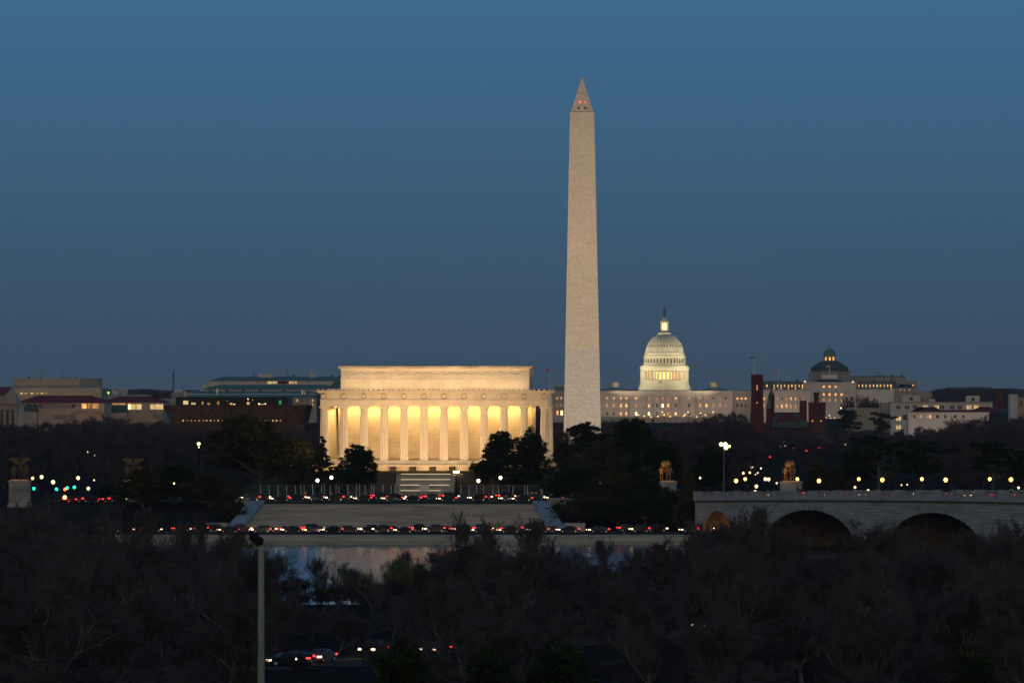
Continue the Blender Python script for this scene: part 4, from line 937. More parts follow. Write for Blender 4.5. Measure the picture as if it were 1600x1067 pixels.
for t in range(3, BL, 4):
    for y0 in (-.1, BW - .4):
        a, b_ = dz(t), dz(t + 4); n0 = len(mb.v)
        mb.v += [(t, y0, a + 1.25), (t + 4, y0, b_ + 1.25), (t + 4, y0 + .5, b_ + 1.25), (t, y0 + .5, a + 1.25), (t, y0, a + 1.5), (t + 4, y0, b_ + 1.5), (t + 4, y0 + .5, b_ + 1.5), (t, y0 + .5, a + 1.5)]
        for q in ((3, 2, 1, 0), (4, 5, 6, 7), (0, 1, 5, 4), (2, 3, 7, 6)): mb.f.append(tuple(n0 + i for i in q)); mb.m.append(0)
        for q in range(9): x = t + .2 + q * .43; z = dz(x); mb.frus(x - .09, x + .09, y0 + .16, y0 + .34, z + .12, x - .07, x + .07, y0 + .18, y0 + .32, z + 1.25)
mb.build('balustrade', M['granite_smooth'], br)['kind'] = 'stuff'
mb = MB()
k = 4.2; i = 0
while k < BL:
    wd = 1.3 if i % 3 else 3.2
    for y0 in (-.3, BW - .5): z = dz(k); mb.box(k - wd / 2, k + wd / 2, y0, y0 + .8, z + .1, z + 1.62)
    k += 7.9; i += 1
mb.split('pedestal', M['granite_smooth'], br)
mb = MB()
for t in range(3, BL, 4): a, b_ = dz(t) + .05, dz(t + 4) + .05; mb.quad((t, .6, a), (t + 4, .6, b_), (t + 4, BW - .6, b_), (t, BW - .6, a))
mb.build('roadway', M['asphalt'], br)
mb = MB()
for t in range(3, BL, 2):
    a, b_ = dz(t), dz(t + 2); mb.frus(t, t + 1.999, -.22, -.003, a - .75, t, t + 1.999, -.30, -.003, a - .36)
mb.build('shadow_line_moulding', M['dark_stone'], br)['kind'] = 'stuff'  # dark strip: the shadow under the coping is put into its colour
mb = MB()
for t in range(3, BL, 4):
    for y0, y1 in ((.6, 4.2), (BW - 4.2, BW - .6)):
        a, b_ = dz(t) + .2, dz(t + 4) + .2; mb.quad((t, y0, a), (t + 4, y0, b_), (t + 4, y1, b_), (t, y1, a))
        yk = y1 if y0 < 5 else y0; mb.quad((t, yk, a - .15), (t + 4, yk, b_ - .15), (t + 4, yk, b_), (t, yk, a))
mb.build('sidewalk', M['pave'], br)
# approach embankment from the bridge to the circle
def bl(t, y, z=0): return BS + BU * t + BN * y + Vector((0, 0, z))
mb = MB(); p0, p1, p2, p3 = bl(2.9, 3), bl(2.9, BW - .1), bl(-75, BW + 3), bl(-75, 3)
mb.v += [(p0.x, p0.y, 2), (p1.x, p1.y, 2), (p2.x, p2.y, 2), (p3.x, p3.y, 2), (p0.x, p0.y, dz(3)), (p1.x, p1.y, dz(3)), (p2.x, p2.y, 8.2), (p3.x, p3.y, 8.2)]
for q in ((4, 5, 6, 7), (0, 1, 5, 4), (1, 2, 6, 5), (2, 3, 7, 6), (3, 0, 4, 7)): mb.f.append(q); mb.m.append(0)
tag(mb.build('approach_road', M['asphalt']), kind='structure')
def tfor(px, y=0):
    k = (px - 800) / F; p = BS + BN * y
    return (k * p.y - p.x) / (BU.x - k * BU.y)
# vault lamp under the small arch
TR = thing('vault_lamp', 'yellow strip lamp under the smallest bridge arch', 'lamp', bl(15.6, 2.5, 6.1), br.rotation_euler.z)
mb = MB(); mb.box(-1.2, 1.2, -.25, .25, .12, .3); mb.build('housing', M['galv'], TR); mb = MB(); mb.box(-1.1, 1.1, -.22, .22, -.22, .117); mb.build('tube', M['tunnel'], TR)
mb = MB(); mb.tube((-.8, 0, .3), (-.8, 0, .85), .05); mb.tube((.8, 0, .3), (.8, 0, .7), .05); mb.build('bracket', M['galv'], TR)
d = bpy.data.lights.new('vault_glow', 'POINT'); d.energy = 1500; d.color = (1, .58, .22); d.shadow_soft_size = .4
q = bpy.data.objects.new('vault_glow', d); C.objects.link(q); q.location = bl(13, 10, 5.6)

# ------------------------------------------------------------------ statues and figures (one continuous skin each)
def skin(name, pts, edges, m, parent=None, root=0, sub=1):
    me = bpy.data.meshes.new(name); bm = bmesh.new(); ly = bm.verts.layers.skin.verify()
    vs = []
    for i, (x, y, z, r) in enumerate(pts):
        v = bm.verts.new((x, y, z)); v[ly].radius = (r, r); v[ly].use_root = (i == root); vs.append(v)
    for a, b_ in edges: bm.edges.new((vs[a], vs[b_]))
    bm.to_mesh(me); bm.free(); me.materials.append(m)
    o = bpy.data.objects.new(name, me); C.objects.link(o)
    if parent: o.parent = parent
    o.modifiers.new('skin', 'SKIN').use_smooth_shade = True
    s = o.modifiers.new('subsurf', 'SUBSURF'); s.levels = sub; s.render_levels = sub
    return o
# horse walking towards -y (towards the camera), with rider; unit metres, about 5.2 high
def horse_pts(k=1.0):
    P = [(0, .9, 2.35, .62), (0, .1, 2.3, .66), (0, -.8, 2.45, .64), (0, -1.3, 3.0, .42), (0, -1.65, 3.55, .30), (0, -1.95, 3.75, .26), (0, -2.45, 3.35, .17),
         (0, 1.3, 2.5, .40), (0, 1.7, 2.2, .14), (0, 1.75, 1.2, .12),
         (-.36, 1.0, 1.7, .34), (-.38, 1.25, 1.05, .16), (-.38, 1.1, .15, .14), (.36, 1.0, 1.7, .34), (.38, 1.35, 1.05, .16), (.38, 1.25, .15, .14),
         (-.34, -.95, 1.7, .28), (-.36, -1.0, 1.0, .15), (-.36, -.95, .15, .14), (.34, -1.0, 1.7, .28), (.36, -1.5, 1.35, .15), (.36, -1.35, .6, .13)]
    E = [(0, 1), (1, 2), (2, 3), (3, 4), (4, 5), (5, 6), (0, 7), (7, 8), (8, 9), (0, 10), (10, 11), (11, 12), (0, 13), (13, 14), (14, 15), (2, 16), (16, 17), (17, 18), (2, 19), (19, 20), (20, 21)]
    return P, E
def man_pts(x=0, y=0, z=0, s=1.0, seated=False, arm=False):
    if seated: P = [(0, 0, .0, .24), (0, 0, .45, .25), (0, 0, .85, .30), (0, 0, 1.12, .10), (0, -.02, 1.36, .17), (0, -.02, 1.5, .12), (-.36, 0, .88, .13), (-.52, -.15, .45, .10), (-.4, -.45, .35, .08), (.36, 0, .88, .13), (.52, -.15, .45, .10), (.4, -.45, .35, .08), (-.45, -.35, -.15, .17), (-.62, -.3, -.75, .12), (-.6, -.5, -.95, .08), (.45, -.35, -.15, .17), (.62, -.3, -.75, .12), (.6, -.5, -.95, .08)]
    else: P = [(0, 0, .92, .17), (0, 0, 1.15, .16), (0, 0, 1.42, .20), (0, 0, 1.54, .065), (0, -.02, 1.66, .11), (0, -.02, 1.76, .085), (-.24, 0, 1.42, .075), (-.3, .02, 1.15, .055), (-.28, -.1 if arm else 0, .88, .045), (.24, 0, 1.42, .075), (.3, .02, 1.15, .055), (.28, -.05, .88, .045), (-.11, 0, .85, .12), (-.12, 0, .48, .08), (-.12, -.05, .05, .055), (.11, 0, .85, .12), (.13, .05, .48, .08), (.14, .02, .05, .055)]
    E = [(0, 1), (1, 2), (2, 3), (3, 4), (4, 5), (2, 6), (6, 7), (7, 8), (2, 9), (9, 10), (10, 11), (0, 12), (12, 13), (13, 14), (0, 15), (15, 16), (16, 17)]
    return [(x + a * s, y + b_ * s, z + c * s, r * s) for a, b_, c, r in P], E
def monument(px, ytop_ped, D, label, foot, group, ped_w=4.6, glow=1.0, wing=False, yaw=0.0):
    zt_ = Z(ytop_ped, D); g = gz(0, D)
    base = max(g, 0)
    o = thing('equestrian_monument', label, 'statue', (X(px, D), D, base), yaw, group)
    h = zt_ - base; BZ = M['bronze_dull' if wing else 'bronze']
    mb = MB(); hw = ped_w / 2; mb.box(-hw - .3, hw + .3, -3.2, 3.2, -.3, .5); mb.box(-hw, hw, -2.9, 2.9, .503, h - .35); mb.box(-hw - .2, hw + .2, -3.1, 3.1, h - .347, h); mb.build('pedestal', M['granite' if wing else 'granite_smooth'], o)
    mb = MB(); mb.box(-hw + .4, hw - .4, -2.6, 2.6, h + .003, h + .22); mb.build('plinth', M['bronze'], o)
    P, E = horse_pts(); hs = skin('horse', [(x + .35, y, z, r * .7) for x, y, z, r in P], E, BZ, o, 1); hs.location = (0, 0, h + .15)
    P, E = man_pts(.35, .0, 2.95, 1.22, True); rd = skin('rider', P, E, BZ, o); rd.location = (0, 0, h + .15)
    P, E = man_pts(-1.25, -.6, 0, 1.95); wk = skin('standing_figure', P, E, BZ, o); wk.location = (0, 0, h + .1)
    if wing:
        P, E = man_pts(1.45, -.5, 0, 2.0); w2 = skin('standing_figure', P, E, BZ, o); w2.location = (0, 0, h + .1)
        for sgn in (-1, 1):
            mb = MB(); pts = [(sgn * .15, 3.5), (sgn * .25, 4.95), (sgn * 1.4, 5.1), (sgn * 2.5, 5.0), (sgn * 2.45, 4.5), (sgn * 1.6, 4.2), (sgn * 1.3, 3.7)]
            mb.prism(pts if sgn < 0 else pts[::-1], -.1, .25); w_ = mb.build('wing', BZ, o); w_.location = (0, 0, h + .15)
    else:
        mb = MB(); mb.lathe([(.75, 0), (.8, .1), (.1, .35)], 14); sh = mb.build('shield', BZ, o); sh.location = (-.55, -.3, h + 3.95); sh.rotation_euler = (R(80), 0, 0)
    spot((X(px, D) - 5, D - 9, zt_ + 1.0), (X(px, D), D, zt_ + 2.5), 620 * glow, (1, .62, .30), 60, .7, .3)
    return o
monument(1042, 752, 1330, 'gilded horse and rider group half hidden by dark evergreens', None, 'gilded equestrian groups', 4.2, .45)
monument(1235.5, 752, 1346, 'gilded horse and rider group on a tall pale pedestal by the bridge', None, 'gilded equestrian groups', 4.9, .55)
monument(31, 750.5, 1340, 'dim winged horse group on a grey pedestal at the left edge', None, 'winged bronze groups', 4.6, .12, True)
monument(208, 750.5, 1366, 'dim winged horse group rising behind the dark trees on the left', None, 'winged bronze groups', 4.4, .2, True)

pm = {}
def person(px, D, label, yaw=0.0, jm='orange'):
    o = thing('person', label, 'person', (X(px, D), D, gz(0, D) + .14), yaw)
    P, E = man_pts(arm=True); b_ = skin('body', P, E, M['trouser'], o)
    mb = MB(); mb.lathe([(.23, .82), (.22, 1.1), (.26, 1.35), (.2, 1.5), (.09, 1.55)], 12)
    for s_ in (-1, 1): mb.tube((s_ * .25, 0, 1.46), (s_ * .33, .02, 1.13), .1, .085, 8); mb.tube((s_ * .33, .02, 1.13), (s_ * .29, -.08, .9), .085, .07, 8)
    mb.build('jacket', M[jm], o); mb = MB(); mb.lathe([(.05, 1.56), (.105, 1.62), (.118, 1.7), (.1, 1.8), (.03, 1.84)], 12); mb.build('head', M['skin'], o)
person(477.2, 1399, 'person in a pale orange jacket standing before the fence, left', .4)
person(517, 1399, 'person in a pale jacket standing by the taller left street lamp', -.3)
person(831.5, 1399, 'person in an orange jacket, left of the pair by the right fence', .2)
person(837.5, 1399, 'person in an orange jacket, right of the pair by the right fence', -.2)

# ------------------------------------------------------------------ street lamps
def lamp_proto(h, r, gm, name='street_lamp'):
    me1 = MB(); me1.lathe([(.24, 0), (.24, .35), (.12, .6), (.075, 1.0), (.06, h - r - .25), (.14, h - r - .15), (.16, h - r - .02)], 10)
    me2 = MB(); me2.lathe([(r * .45, -r), (r * .8, -r * .5), (r, .05 * r), (r * .82, r * .6), (r * .3, r)], 12)
    me3 = MB(); me3.lathe([(r * .3, r), (r * .16, r * 1.3), (.02, r * 1.6)], 8)
    return me1.mesh('post', M['iron']), me2.mesh('globe', gm, True), me3.mesh('finial', M['iron']), h
def lamp(px, py, D, base, label, group, r=.38, gm='globe', name='street_lamp', loc=None):
    p = wp(px, py, D) if loc is None else loc
    h = p.z - base; key = (round(h, 2), r, gm)
    a, b_, c, _ = PL.setdefault(key, lamp_proto(h, r, M[gm]))
    o = thing(name, label, 'street lamp', (p.x, p.y, base), 0, group)
    link('post', a, o); link('globe', b_, o, (0, 0, h)); link('finial', c, o, (0, 0, h)); return o
PL = {}
g_ = 'four tall lamps along the circle road'
lamp(496, 750.5, 1345, 8, 'black post lamp at the lawn edge, lower of the left pair', g_, .40, 'globe_w')
lamp(517.8, 745.8, 1372, 8, 'black post lamp beyond the road, higher of the left pair', g_, .40, 'globe_w')
lamp(747.5, 751, 1345, 8, 'black post lamp at the lawn edge, lower of the right pair', g_, .40, 'globe_w')
lamp(782, 746.2, 1372, 8, 'black post lamp beyond the road, higher of the right pair', g_, .40, 'globe_w')
nr = [1149.5, 1279, 1378, 1477, 1579]; fr = [1165, 1246.5, 1342.5, 1441, 1547]
for i, px in enumerate(nr + [1684, 1790]):
    t = tfor(px, -.0); p = bl(t, .1); b_ = dz(t) + 1.55; lamp(0, 0, 0, b_, f'{ORD[i]} lamp from the left on the near parapet of the bridge', 'lamps on the near bridge parapet', .43, 'globe', loc=Vector((p.x, p.y, Z([751, 751, 749.5, 749.5, 749, 749, 749][i], p.y))))
for i, px in enumerate(fr + [1655, 1770]):
    t = tfor(px, BW); p = bl(t, BW - .1); b_ = dz(t) + 1.55; lamp(0, 0, 0, b_, f'{ORD[i]} lamp from the left on the far parapet of the bridge', 'lamps on the far bridge parapet', .37, 'globe', loc=Vector((p.x, p.y, Z(748.2, p.y))))
small = [(51, 747, .45, 1400), (65, 745, .55, 1395), (83, 753, .6, 1380), (122, 746.5, .55, 1400), (147, 750, .26, 1450), (138, 763, .5, 1370), (101, 776.5, .6, 1345), (187, 761.5, .25, 1390), (190.5, 758.5, .28, 1395),
         (272, 755, .28, 1330), (351, 752, .28, 1340), (938.5, 755, .3, 1335), (1094, 746.5, .32, 1340), (1161.5, 739, .4, 1520), (1171.6, 738.2, .38, 1540), (1172.8, 730.5, .4, 1600), (1175.6, 730.5, .36, 1604), (1189, 731.5, .3, 1610), (1184, 738.5, .28, 1560), (1180.5, 741, .2, 1550),
         (1195.8, 748.2, .5, 1380), (1201, 748.6, .5, 1384), (1181.8, 759.6, .5, 1362), (1180, 768.3, .5, 1350), (1213.6, 754.5, .32, 1500), (1336, 761, .36, 1360), (1356.5, 766, .36, 1365), (1408.5, 757.5, .24, 1500), (1417.5, 757, .24, 1505), (1432, 769, .22, 1420), (1521.5, 769, .22, 1420), (1591.5, 761.8, .36, 1380),
         (1224, 690.5, .2, 2500), (1219.6, 697.3, .24, 2500), (1226.4, 696.8, .42, 2480), (1234.5, 699.8, .3, 2490), (1266, 696.2, .3, 2480), (1321, 694.6, .34, 2400), (1336.5, 688.6, .2, 2500), (1296, 649, .5, 4000), (1298, 653, .35, 3950), (1304, 652.5, .35, 3950), (1290.5, 652, .3, 3950), (1314, 637.4, .8, 4200), (137, 706, .24, 2000), (148, 711, .24, 2000), (445, 731, .2, 1520), (456.5, 730.5, .2, 1520), (1164, 693.5, .25, 2400), (1189, 700, .2, 2400)]
names_near = ['distant white lamp', 'distant warm lamp', 'small faint lamp']
def where(px, py):
    if py < 715: return 'among the far bare trees'
    if px < 200: return 'by the left green signals'
    if px < 480: return 'left of the steps'
    if px < 1100: return 'right of the steps'
    if px < 1225: return 'left of the gilded riders'
    return 'beyond the bridge on the right'
from collections import defaultdict
cnt = defaultdict(int)
for px, py, r, D in sorted(small):
    k = where(px, py); cnt[k] += 1
    big = 'bright' if r >= .45 else 'small'
    lamp(px, py, D, gz(0, D), f'{big} lamp, {ORD[cnt[k] - 1]} from the left of those {k}', 'distant lamps ' + k, r * .82, 'globe_s')
def signal(px, py, D, m, label, h_=None):
    g = gz(0, D); p = wp(px, py, D); h = p.z - g; o = thing('traffic_light', label, 'traffic light', (p.x, D, g), 0, 'traffic lights at the left junction')
    mb = MB(); mb.lathe([(.12, 0), (.07, h + .8)], 8); mb.build('post', M['iron'], o)
    mb = MB(); mb.box(-.22, .22, -.22, -.07, h - .35, h + .95); mb.build('signal_head', M['iron'], o)
    mb = MB(); mb.lathe([(.34, 0), (.38, .1), (.2, .22)], 12); l_ = mb.build('lens', m, o, loc=(0, -.22, h)); l_.rotation_euler = (R(90), 0, 0)
    return o
for i, (px, py, s_) in enumerate(((53, 763, 1), (88.5, 764, 1), (105.3, 762, 1), (116.3, 761, 1.4))): signal(px, py, 1372 - i, M['sig_green'], f'green traffic light, {ORD[i]} from the left at the left junction')
signal(101.6, 764.3, 1376, M.setdefault('or', emit('orange_signal_lens', (1, .16, .03), 3, False)), 'orange-red traffic light between the green ones on the left')
for i, (px, py, D) in enumerate(((1260, 704, 2300), (1279.5, 699.5, 2350), (1282, 701.5, 2350), (1239.5, 700.5, 2400), (1202.8, 713.7, 2100), (1158.5, 708.5, 2100))):
    o = signal(px, py, D, M['sig_red'], f'tiny red signal, {ORD[i]} of those glowing among the far trees'); o['group'] = 'red signals among the far trees'
# yellow-green park flood and the flood mast
def mast(px, D, ytop, heads, label, m='globe_y'):
    g = gz(0, D); o = thing('floodlight_mast', label, 'floodlight mast', (X(px, D), D, g)); s = D / F
    h = Z(ytop, D) - g; mb = MB(); mb.lathe([(.22, 0), (.14, h)], 8)
    mb.build('pole', M['iron' if px < 1100 else 'galv_dark'], o)
    for hx, hy, r in heads:
        q = MB(); x = (hx - px) * s; z = Z(hy, D) - g; q.tube((0, 0, h - .2), (x, 0, z), .06); q.tube((x, .45, z), (x, -.05, z), r * .8, r * 1.15, 10); hd = q.build('lamp_head', M['iron'], o)
        q = MB(); q.lathe([(r, 0), (r, .06), (r * .6, .18)], 12); l_ = q.build('lens', M[m], hd, loc=(x, -.06, z)); l_.rotation_euler = (R(90), 0, 0)
    return o
mast(1131, 1420, 693, ((1127, 694, .5), (1133.3, 694, .5), (1134.2, 699, .55), (1139.5, 697, .32)), 'tall thin mast with four yellow-green floodlights above the trees')
mast(310.5, 1478, 690, ((310.5, 693.3, .42), (310.8, 698.5, .18)), 'single yellow-green park light glowing left of the big oak')
mast(99, 1330, 811, ((97, 813.5, .3), (99, 813.5, .35), (101, 813.8, .3)), 'low cluster of yellow lights behind the left thicket', 'tunnel')
spot(wp(723, 739, 1446), wp(690, 752, 1440), 1500, (1, .8, .45), 150, .8, .3)
o = thing('work_light', 'bright yellow work light at the right top of the memorial stair', 'lamp', wp(713, 741, 1445)); o.location.z = 8 + zg
h_ = .35; mb = MB(); mb.tube((0, 0, 0), (0, 0, h_), .06); mb.build('stand', M['galv'], o); mb = MB(); mb.box(-.75, .75, -.15, .15, h_, h_ + .45); mb.build('lamp_bar', emit('work_light_lens', (1, .75, .32), 10, True), o)

# signs
def sign(px, py, w_, h_, D, m, label, base=None, post=True):
    g = gz(0, D) if base is None else base; p = wp(px, py, D); o = thing('road_sign', label, 'sign', (p.x, D, g)); z = p.z - g
    mb = MB(); mb.box(-w_ / 2, w_ / 2, -.06, .0, z - h_ / 2, z + h_ / 2); mb.build('panel', M[m], o)
    mb = MB()
    for dx in ((-w_ * .3, w_ * .3) if w_ > 1.2 else (0,)): mb.tube((dx, .06, 0), (dx, .06, z + h_ / 2 - .05), .05)
    mb.build('post', M['galv'], o); return o
sign(663, 762.5, 2.3, 1.6, 1402, 'sign_white', 'pale blank display board standing before the memorial stair')
sign(1150.6, 766, .75, .55, 1352, 'sign_green', 'small green road sign under the leftmost bridge lamp')
sign(1200.5, 768, .8, .6, 1354, 'sign_green', 'small green road sign left of the gilded riders pedestal')
sign(1165, 769.5, .45, .45, 1350, 'sign_yellow', 'small yellow diamond sign between two green signs')
sign(1579.8, 767.5, .8, 1.0, 1350, 'sign_white', 'white square sign beyond the bridge at the right')

# ------------------------------------------------------------------ construction fence
def fence(px0, px1, D, top, step, label, lean=False):
    x0, x1 = X(px0, D), X(px1, D); g = 8.03; h = Z(top, D) - g
    o = thing('mesh_fence', label, 'fence', (x0, D, g)); L_ = x1 - x0; n = max(1, round(L_ / step))
    for i in range(n + 1):
        mb = MB(); x = L_ * i / n; mb.tube((x, 0, 0), (x, 0, h + .05), .085, .085, 6)
        if i % 2 == 0: mb.tube((x, 0, h * .7), (x + .9, .9, 0), .04)
        mb.build('post', M['galv'], o)
    mb = MB(); k = int(h / .28)
    for i in range(k + 1): mb.tube((0, .04, i * h / k), (L_, .04, i * h / k), .012 if 0 < i < k else .045, n=4)
    j = int(L_ / .35)
    for i in range(j + 1): mb.tube((i * L_ / j, .05, 0), (i * L_ / j, .05, h), .011, n=3)
    mb.build('wire_mesh', M['mesh'], o)
fence(407, 625, 1402.5, 758.5, 2.1, 'temporary wire fence along the circle road left of the stair')
fence(470, 617, 1412, 756.5, 2.9, 'second taller wire fence behind the left one')
fence(733, 893, 1404, 759, 3.4, 'temporary wire fence along the circle road right of the stair')
fence(720, 870, 1414, 757.5, 3.9, 'second taller wire fence behind the right one')
# road cones / barrels near the sign
for i, px in enumerate((655.5, 660)):
    o = thing('traffic_barrel', f'orange and white road barrel, {("left", "right")[i]} one below the pale board', 'barrel', (X(px, 1400.6), 1400.6, 8.03)); mb = MB(); mb.lathe([(.36, 0), (.34, .1)], 12); mb.build('foot', M['rubber'], o)
    mb = MB(); mb.lathe([(.29, .103), (.25, 1.0), (.1, 1.05)], 12); mb.build('drum', mat('barrel_orange', (.8, .12, .03), .5, .05, 2), o)
    mb = MB(); mb.lathe([(.29, .4), (.285, .6)], 12, cap=False); mb.build('reflective_band', M['sign_white'], o)

# ------------------------------------------------------------------ cars
def make_car():
    o = thing('car', 'car', 'car')
    L2, Wd = 2.25, .88
    side = [(-L2, .35), (-L2, .85), (-L2 + .1, 1.0), (-1.5, 1.05), (-1.15, 1.42), (.35, 1.45), (1.0, 1.0), (2.05, .88), (L2, .7), (L2, .32)]
    mb = MB(); k = len(side)
    rows = []
    for yy, ins in ((-Wd, .07), (-Wd + .1, 0), (Wd - .1, 0), (Wd, .07)):
        row = []
        for x, z in side:
            yy2 = yy * (.80 if z > 1.1 else 1.0); row.append(len(mb.v)); mb.v.append((x * (1 - ins * .4), yy2, z - (ins if z > .9 else 0)))
        rows.append(row)
    for a, b_ in zip(rows, rows[1:]):
        for i in range(k): j = (i + 1) % k; mb.f.append((a[j], a[i], b_[i], b_[j])); mb.m.append(0)
    mb.f.append(tuple(rows[0])); mb.f.append(tuple(rows[-1][::-1])); mb.m += [0, 0]
    mb.build('body', M['car'], o, True)
    for s_ in (-1, 1): mb = MB(); y = s_ * .735; mb.face([(-1.3, y * 1.16, 1.03), (.75, y * 1.16, 1.03), (.3, y * .985, 1.36), (-1.0, y * .985, 1.36)][::s_]); mb.build('side_window', M['glass'], o)
    mb = MB(); mb.face([(1.03, -.72, 1.01), (1.03, .72, 1.01), (.42, .62, 1.43), (.42, -.62, 1.43)]); mb.build('windscreen', M['glass'], o)
    wm = MB(); 
    b0 = len(wm.v); wm.tube((0, -.1, 0), (0, .1, 0), .33, n=16); tyre = wm.mesh('tyre', M['rubber']); wm = MB(); wm.tube((0, -.115, 0), (0, .115, 0), .2, n=12); rim = wm.mesh('rim', M['galv'])
    for x in (-1.4, 1.4):
        for y in (-.8, .8):
            w_ = link('wheel', tyre, o, (x, y, .33)); r_ = link('rim', rim, w_)
    for s_ in (-1, 1):
        mb = MB(); mb.box(L2 - .42, L2 + .04, s_ * .74 - .17, s_ * .74 + .17, .6, .78); mb.build('headlight', M['head'], o)
        mb = MB(); mb.box(-L2 - .04, -L2 + .42, s_ * .74 - .17, s_ * .74 + .17, .74, .92); mb.build('tail_light', M['tail'], o)
    return o
hb = bpy.data.lights.new('headlight_beam', 'SPOT'); hb.energy = 450; hb.spot_size = R(70); hb.spot_blend = .9; hb.color = (1, .80, .52); hb.shadow_soft_size = .1
tb_ = bpy.data.lights.new('tail_glow', 'SPOT'); tb_.energy = 70; tb_.spot_size = R(140); tb_.spot_blend = 1; tb_.color = (1, .05, .03); tb_.shadow_soft_size = .1
car0 = make_car(); used = [False]
def car(x, y, z, rz, label, group):
    if not used[0]: o = car0; used[0] = True
    else: o = copy_tree(car0)
    o.location = (x, y, z); o.rotation_euler = (0, 0, rz); o.scale = (rc.uniform(.9, 1.12), rc.uniform(.95, 1.1), rc.choice((.95, 1, 1.05, 1.25, 1.3))); o['label'] = label; o['group'] = group; o['category'] = 'car'
    for d_, sx, ry in ((hb, 2.4, R(-72)), (tb_, -2.4, R(72))):
        l_ = bpy.data.objects.new(d_.name, d_); C.objects.link(l_); c, s_ = math.cos(rz), math.sin(rz)
        l_.location = (x + c * sx, y + s_ * sx, z + .72); dr = Vector((c * (1 if sx > 0 else -1), s_ * (1 if sx > 0 else -1), -.22)); l_.rotation_euler = dr.to_track_quat('-Z', 'Y').to_euler()
    return o
rc = random.Random(11)
def row(pxs, D, rz, txt, group, z=None):
    for i, px in enumerate(pxs):
        y = D + rc.uniform(-.3, .3); car(X(px, y), y, (gz(0, y) + .03) if z is None else z, rz + rc.uniform(-.05, .05), f'{ORD[i]} car from the left {txt}', group)
def spread(a, b, n): return [a + (b - a) * (i + rc.uniform(-.38, .38)) / (n - 1) for i in range(n)]
row(spread(392, 872, 12), 1370, math.pi + .30, 'on the near lane of the circle road', 'cars on the near lane of the circle road')
row(spread(418, 842, 11), 1388, .34, 'on the far lane of the circle road', 'cars on the far lane of the circle road')
row(spread(365, 885, 14) + spread(950, 1060, 3), 1291, math.pi + .28, 'on the near lane of the riverside road', 'cars on the near lane of the riverside road')
row(spread(168, 862, 21) + spread(985, 1090, 3), 1295.5, .28, 'on the far lane of the riverside road', 'cars on the far lane of the riverside road')
row([114, 128, 141, 170, 182], 1352, .5, 'by the left junction', 'cars by the left junction')
ba = math.atan2(BU.y, BU.x)
for i, px in enumerate((1150, 1198, 1252, 1275, 1302, 1338, 1390, 1424, 1476, 1502, 1546, 1600)):
    y = 8 if i % 2 else 12; t = tfor(px, y); p = bl(t, y); car(p.x, p.y, dz(t) + .07, ba + (math.pi if i % 2 == 0 else 0), f'{ORD[i]} car from the left on the bridge', 'cars on the bridge')
for i, (px, D, h) in enumerate(((462, 621, 1), (494, 624, 1), (530, 628, 1), (640, 652, 1), (612, 648, 1), (652, 655, 0), (1128, 708, 1), (1160, 712, 0), (1188, 718, 1), (1412, 733, 0), (1520, 745, 1), (1585, 752, 0))):
    j = min(range(len(pk) - 1), key=lambda q: abs((pk[q][1] + pk[q + 1][1]) / 2 - D)); d_ = Vector((pk[j + 1][0] - pk[j][0], pk[j + 1][1] - pk[j][1], 0)); yw = math.atan2(d_.y, d_.x)
    # keep each car on the road's centre line
    best = None
    for (x0, y0), (x1, y1) in zip(pk, pk[1:]):
        for q in range(200):
            u = q / 200; xx, yy = x0 + (x1 - x0) * u, y0 + (y1 - y0) * u; e = abs(800 + xx / yy * F - px)
            if best is None or e < best[0]: best = (e, xx, yy, math.atan2(y1 - y0, x1 - x0))
    _, xx, yy, yw = best; off = 2.2 if h else -2.2
    car(xx - math.sin(yw) * off, yy + math.cos(yw) * off, 4.64, yw + math.pi, f'{ORD[i]} car from the left glimpsed through the near trees', 'cars glimpsed through the near trees')

# ------------------------------------------------------------------ near light pole
o = thing('light_pole', 'tall grey-green pole with dark floodlight head in the near foreground', 'light pole', (X(408, 180), 180, 20))
zt_ = Z(850, 180) - 20
mb = MB(); mb.lathe([(.16, -.2), (.16, .02), (.125, .05), (.095, zt_)], 20); mb.build('pole', M['pole_green'], o, True)
mb = MB(); mb.lathe([(.2, 0), (.2, .12), (.14, .2)], 16); mb.build('base_collar', M['pole_green'], o)
mb = MB(); mb.tube((0, 0, zt_), (0, 0, zt_ + .09), .07, .06, 12); mb.tube((0, 0, zt_ + .05), (-.05, -.05, zt_ + .2), .05, .05, 8); mb.build('bracket', M['lamp_housing'], o)
bm = bmesh.new(); bmesh.ops.create_cube(bm, size=1); bmesh.ops.scale(bm, vec=(.50, .42, .24), verts=bm.verts); bmesh.ops.bevel(bm, geom=bm.edges[:] + bm.verts[:], offset=.07, segments=3, affect='EDGES')
me = bpy.data.meshes.new('lamp_head'); bm.to_mesh(me); bm.free(); me.materials.append(M['lamp_housing']); me.polygons.foreach_set('use_smooth', [True] * len(me.polygons))
hd = link('lamp_head', me, o, (-.15, -.08, zt_ + .16)); hd.rotation_euler = (R(-18), R(38), R(-12))
mb = MB(); mb.box(-.19, .19, -.15, .15, -.135, -.122); l_ = mb.build('lens', M['glass'], hd)
mb = MB()
for k in range(6): mb.box(-.2 + k * .075, -.19 + k * .075, -.14, .14, .12, .15)
mb.split('cooling_fin', M['lamp_housing'], hd)

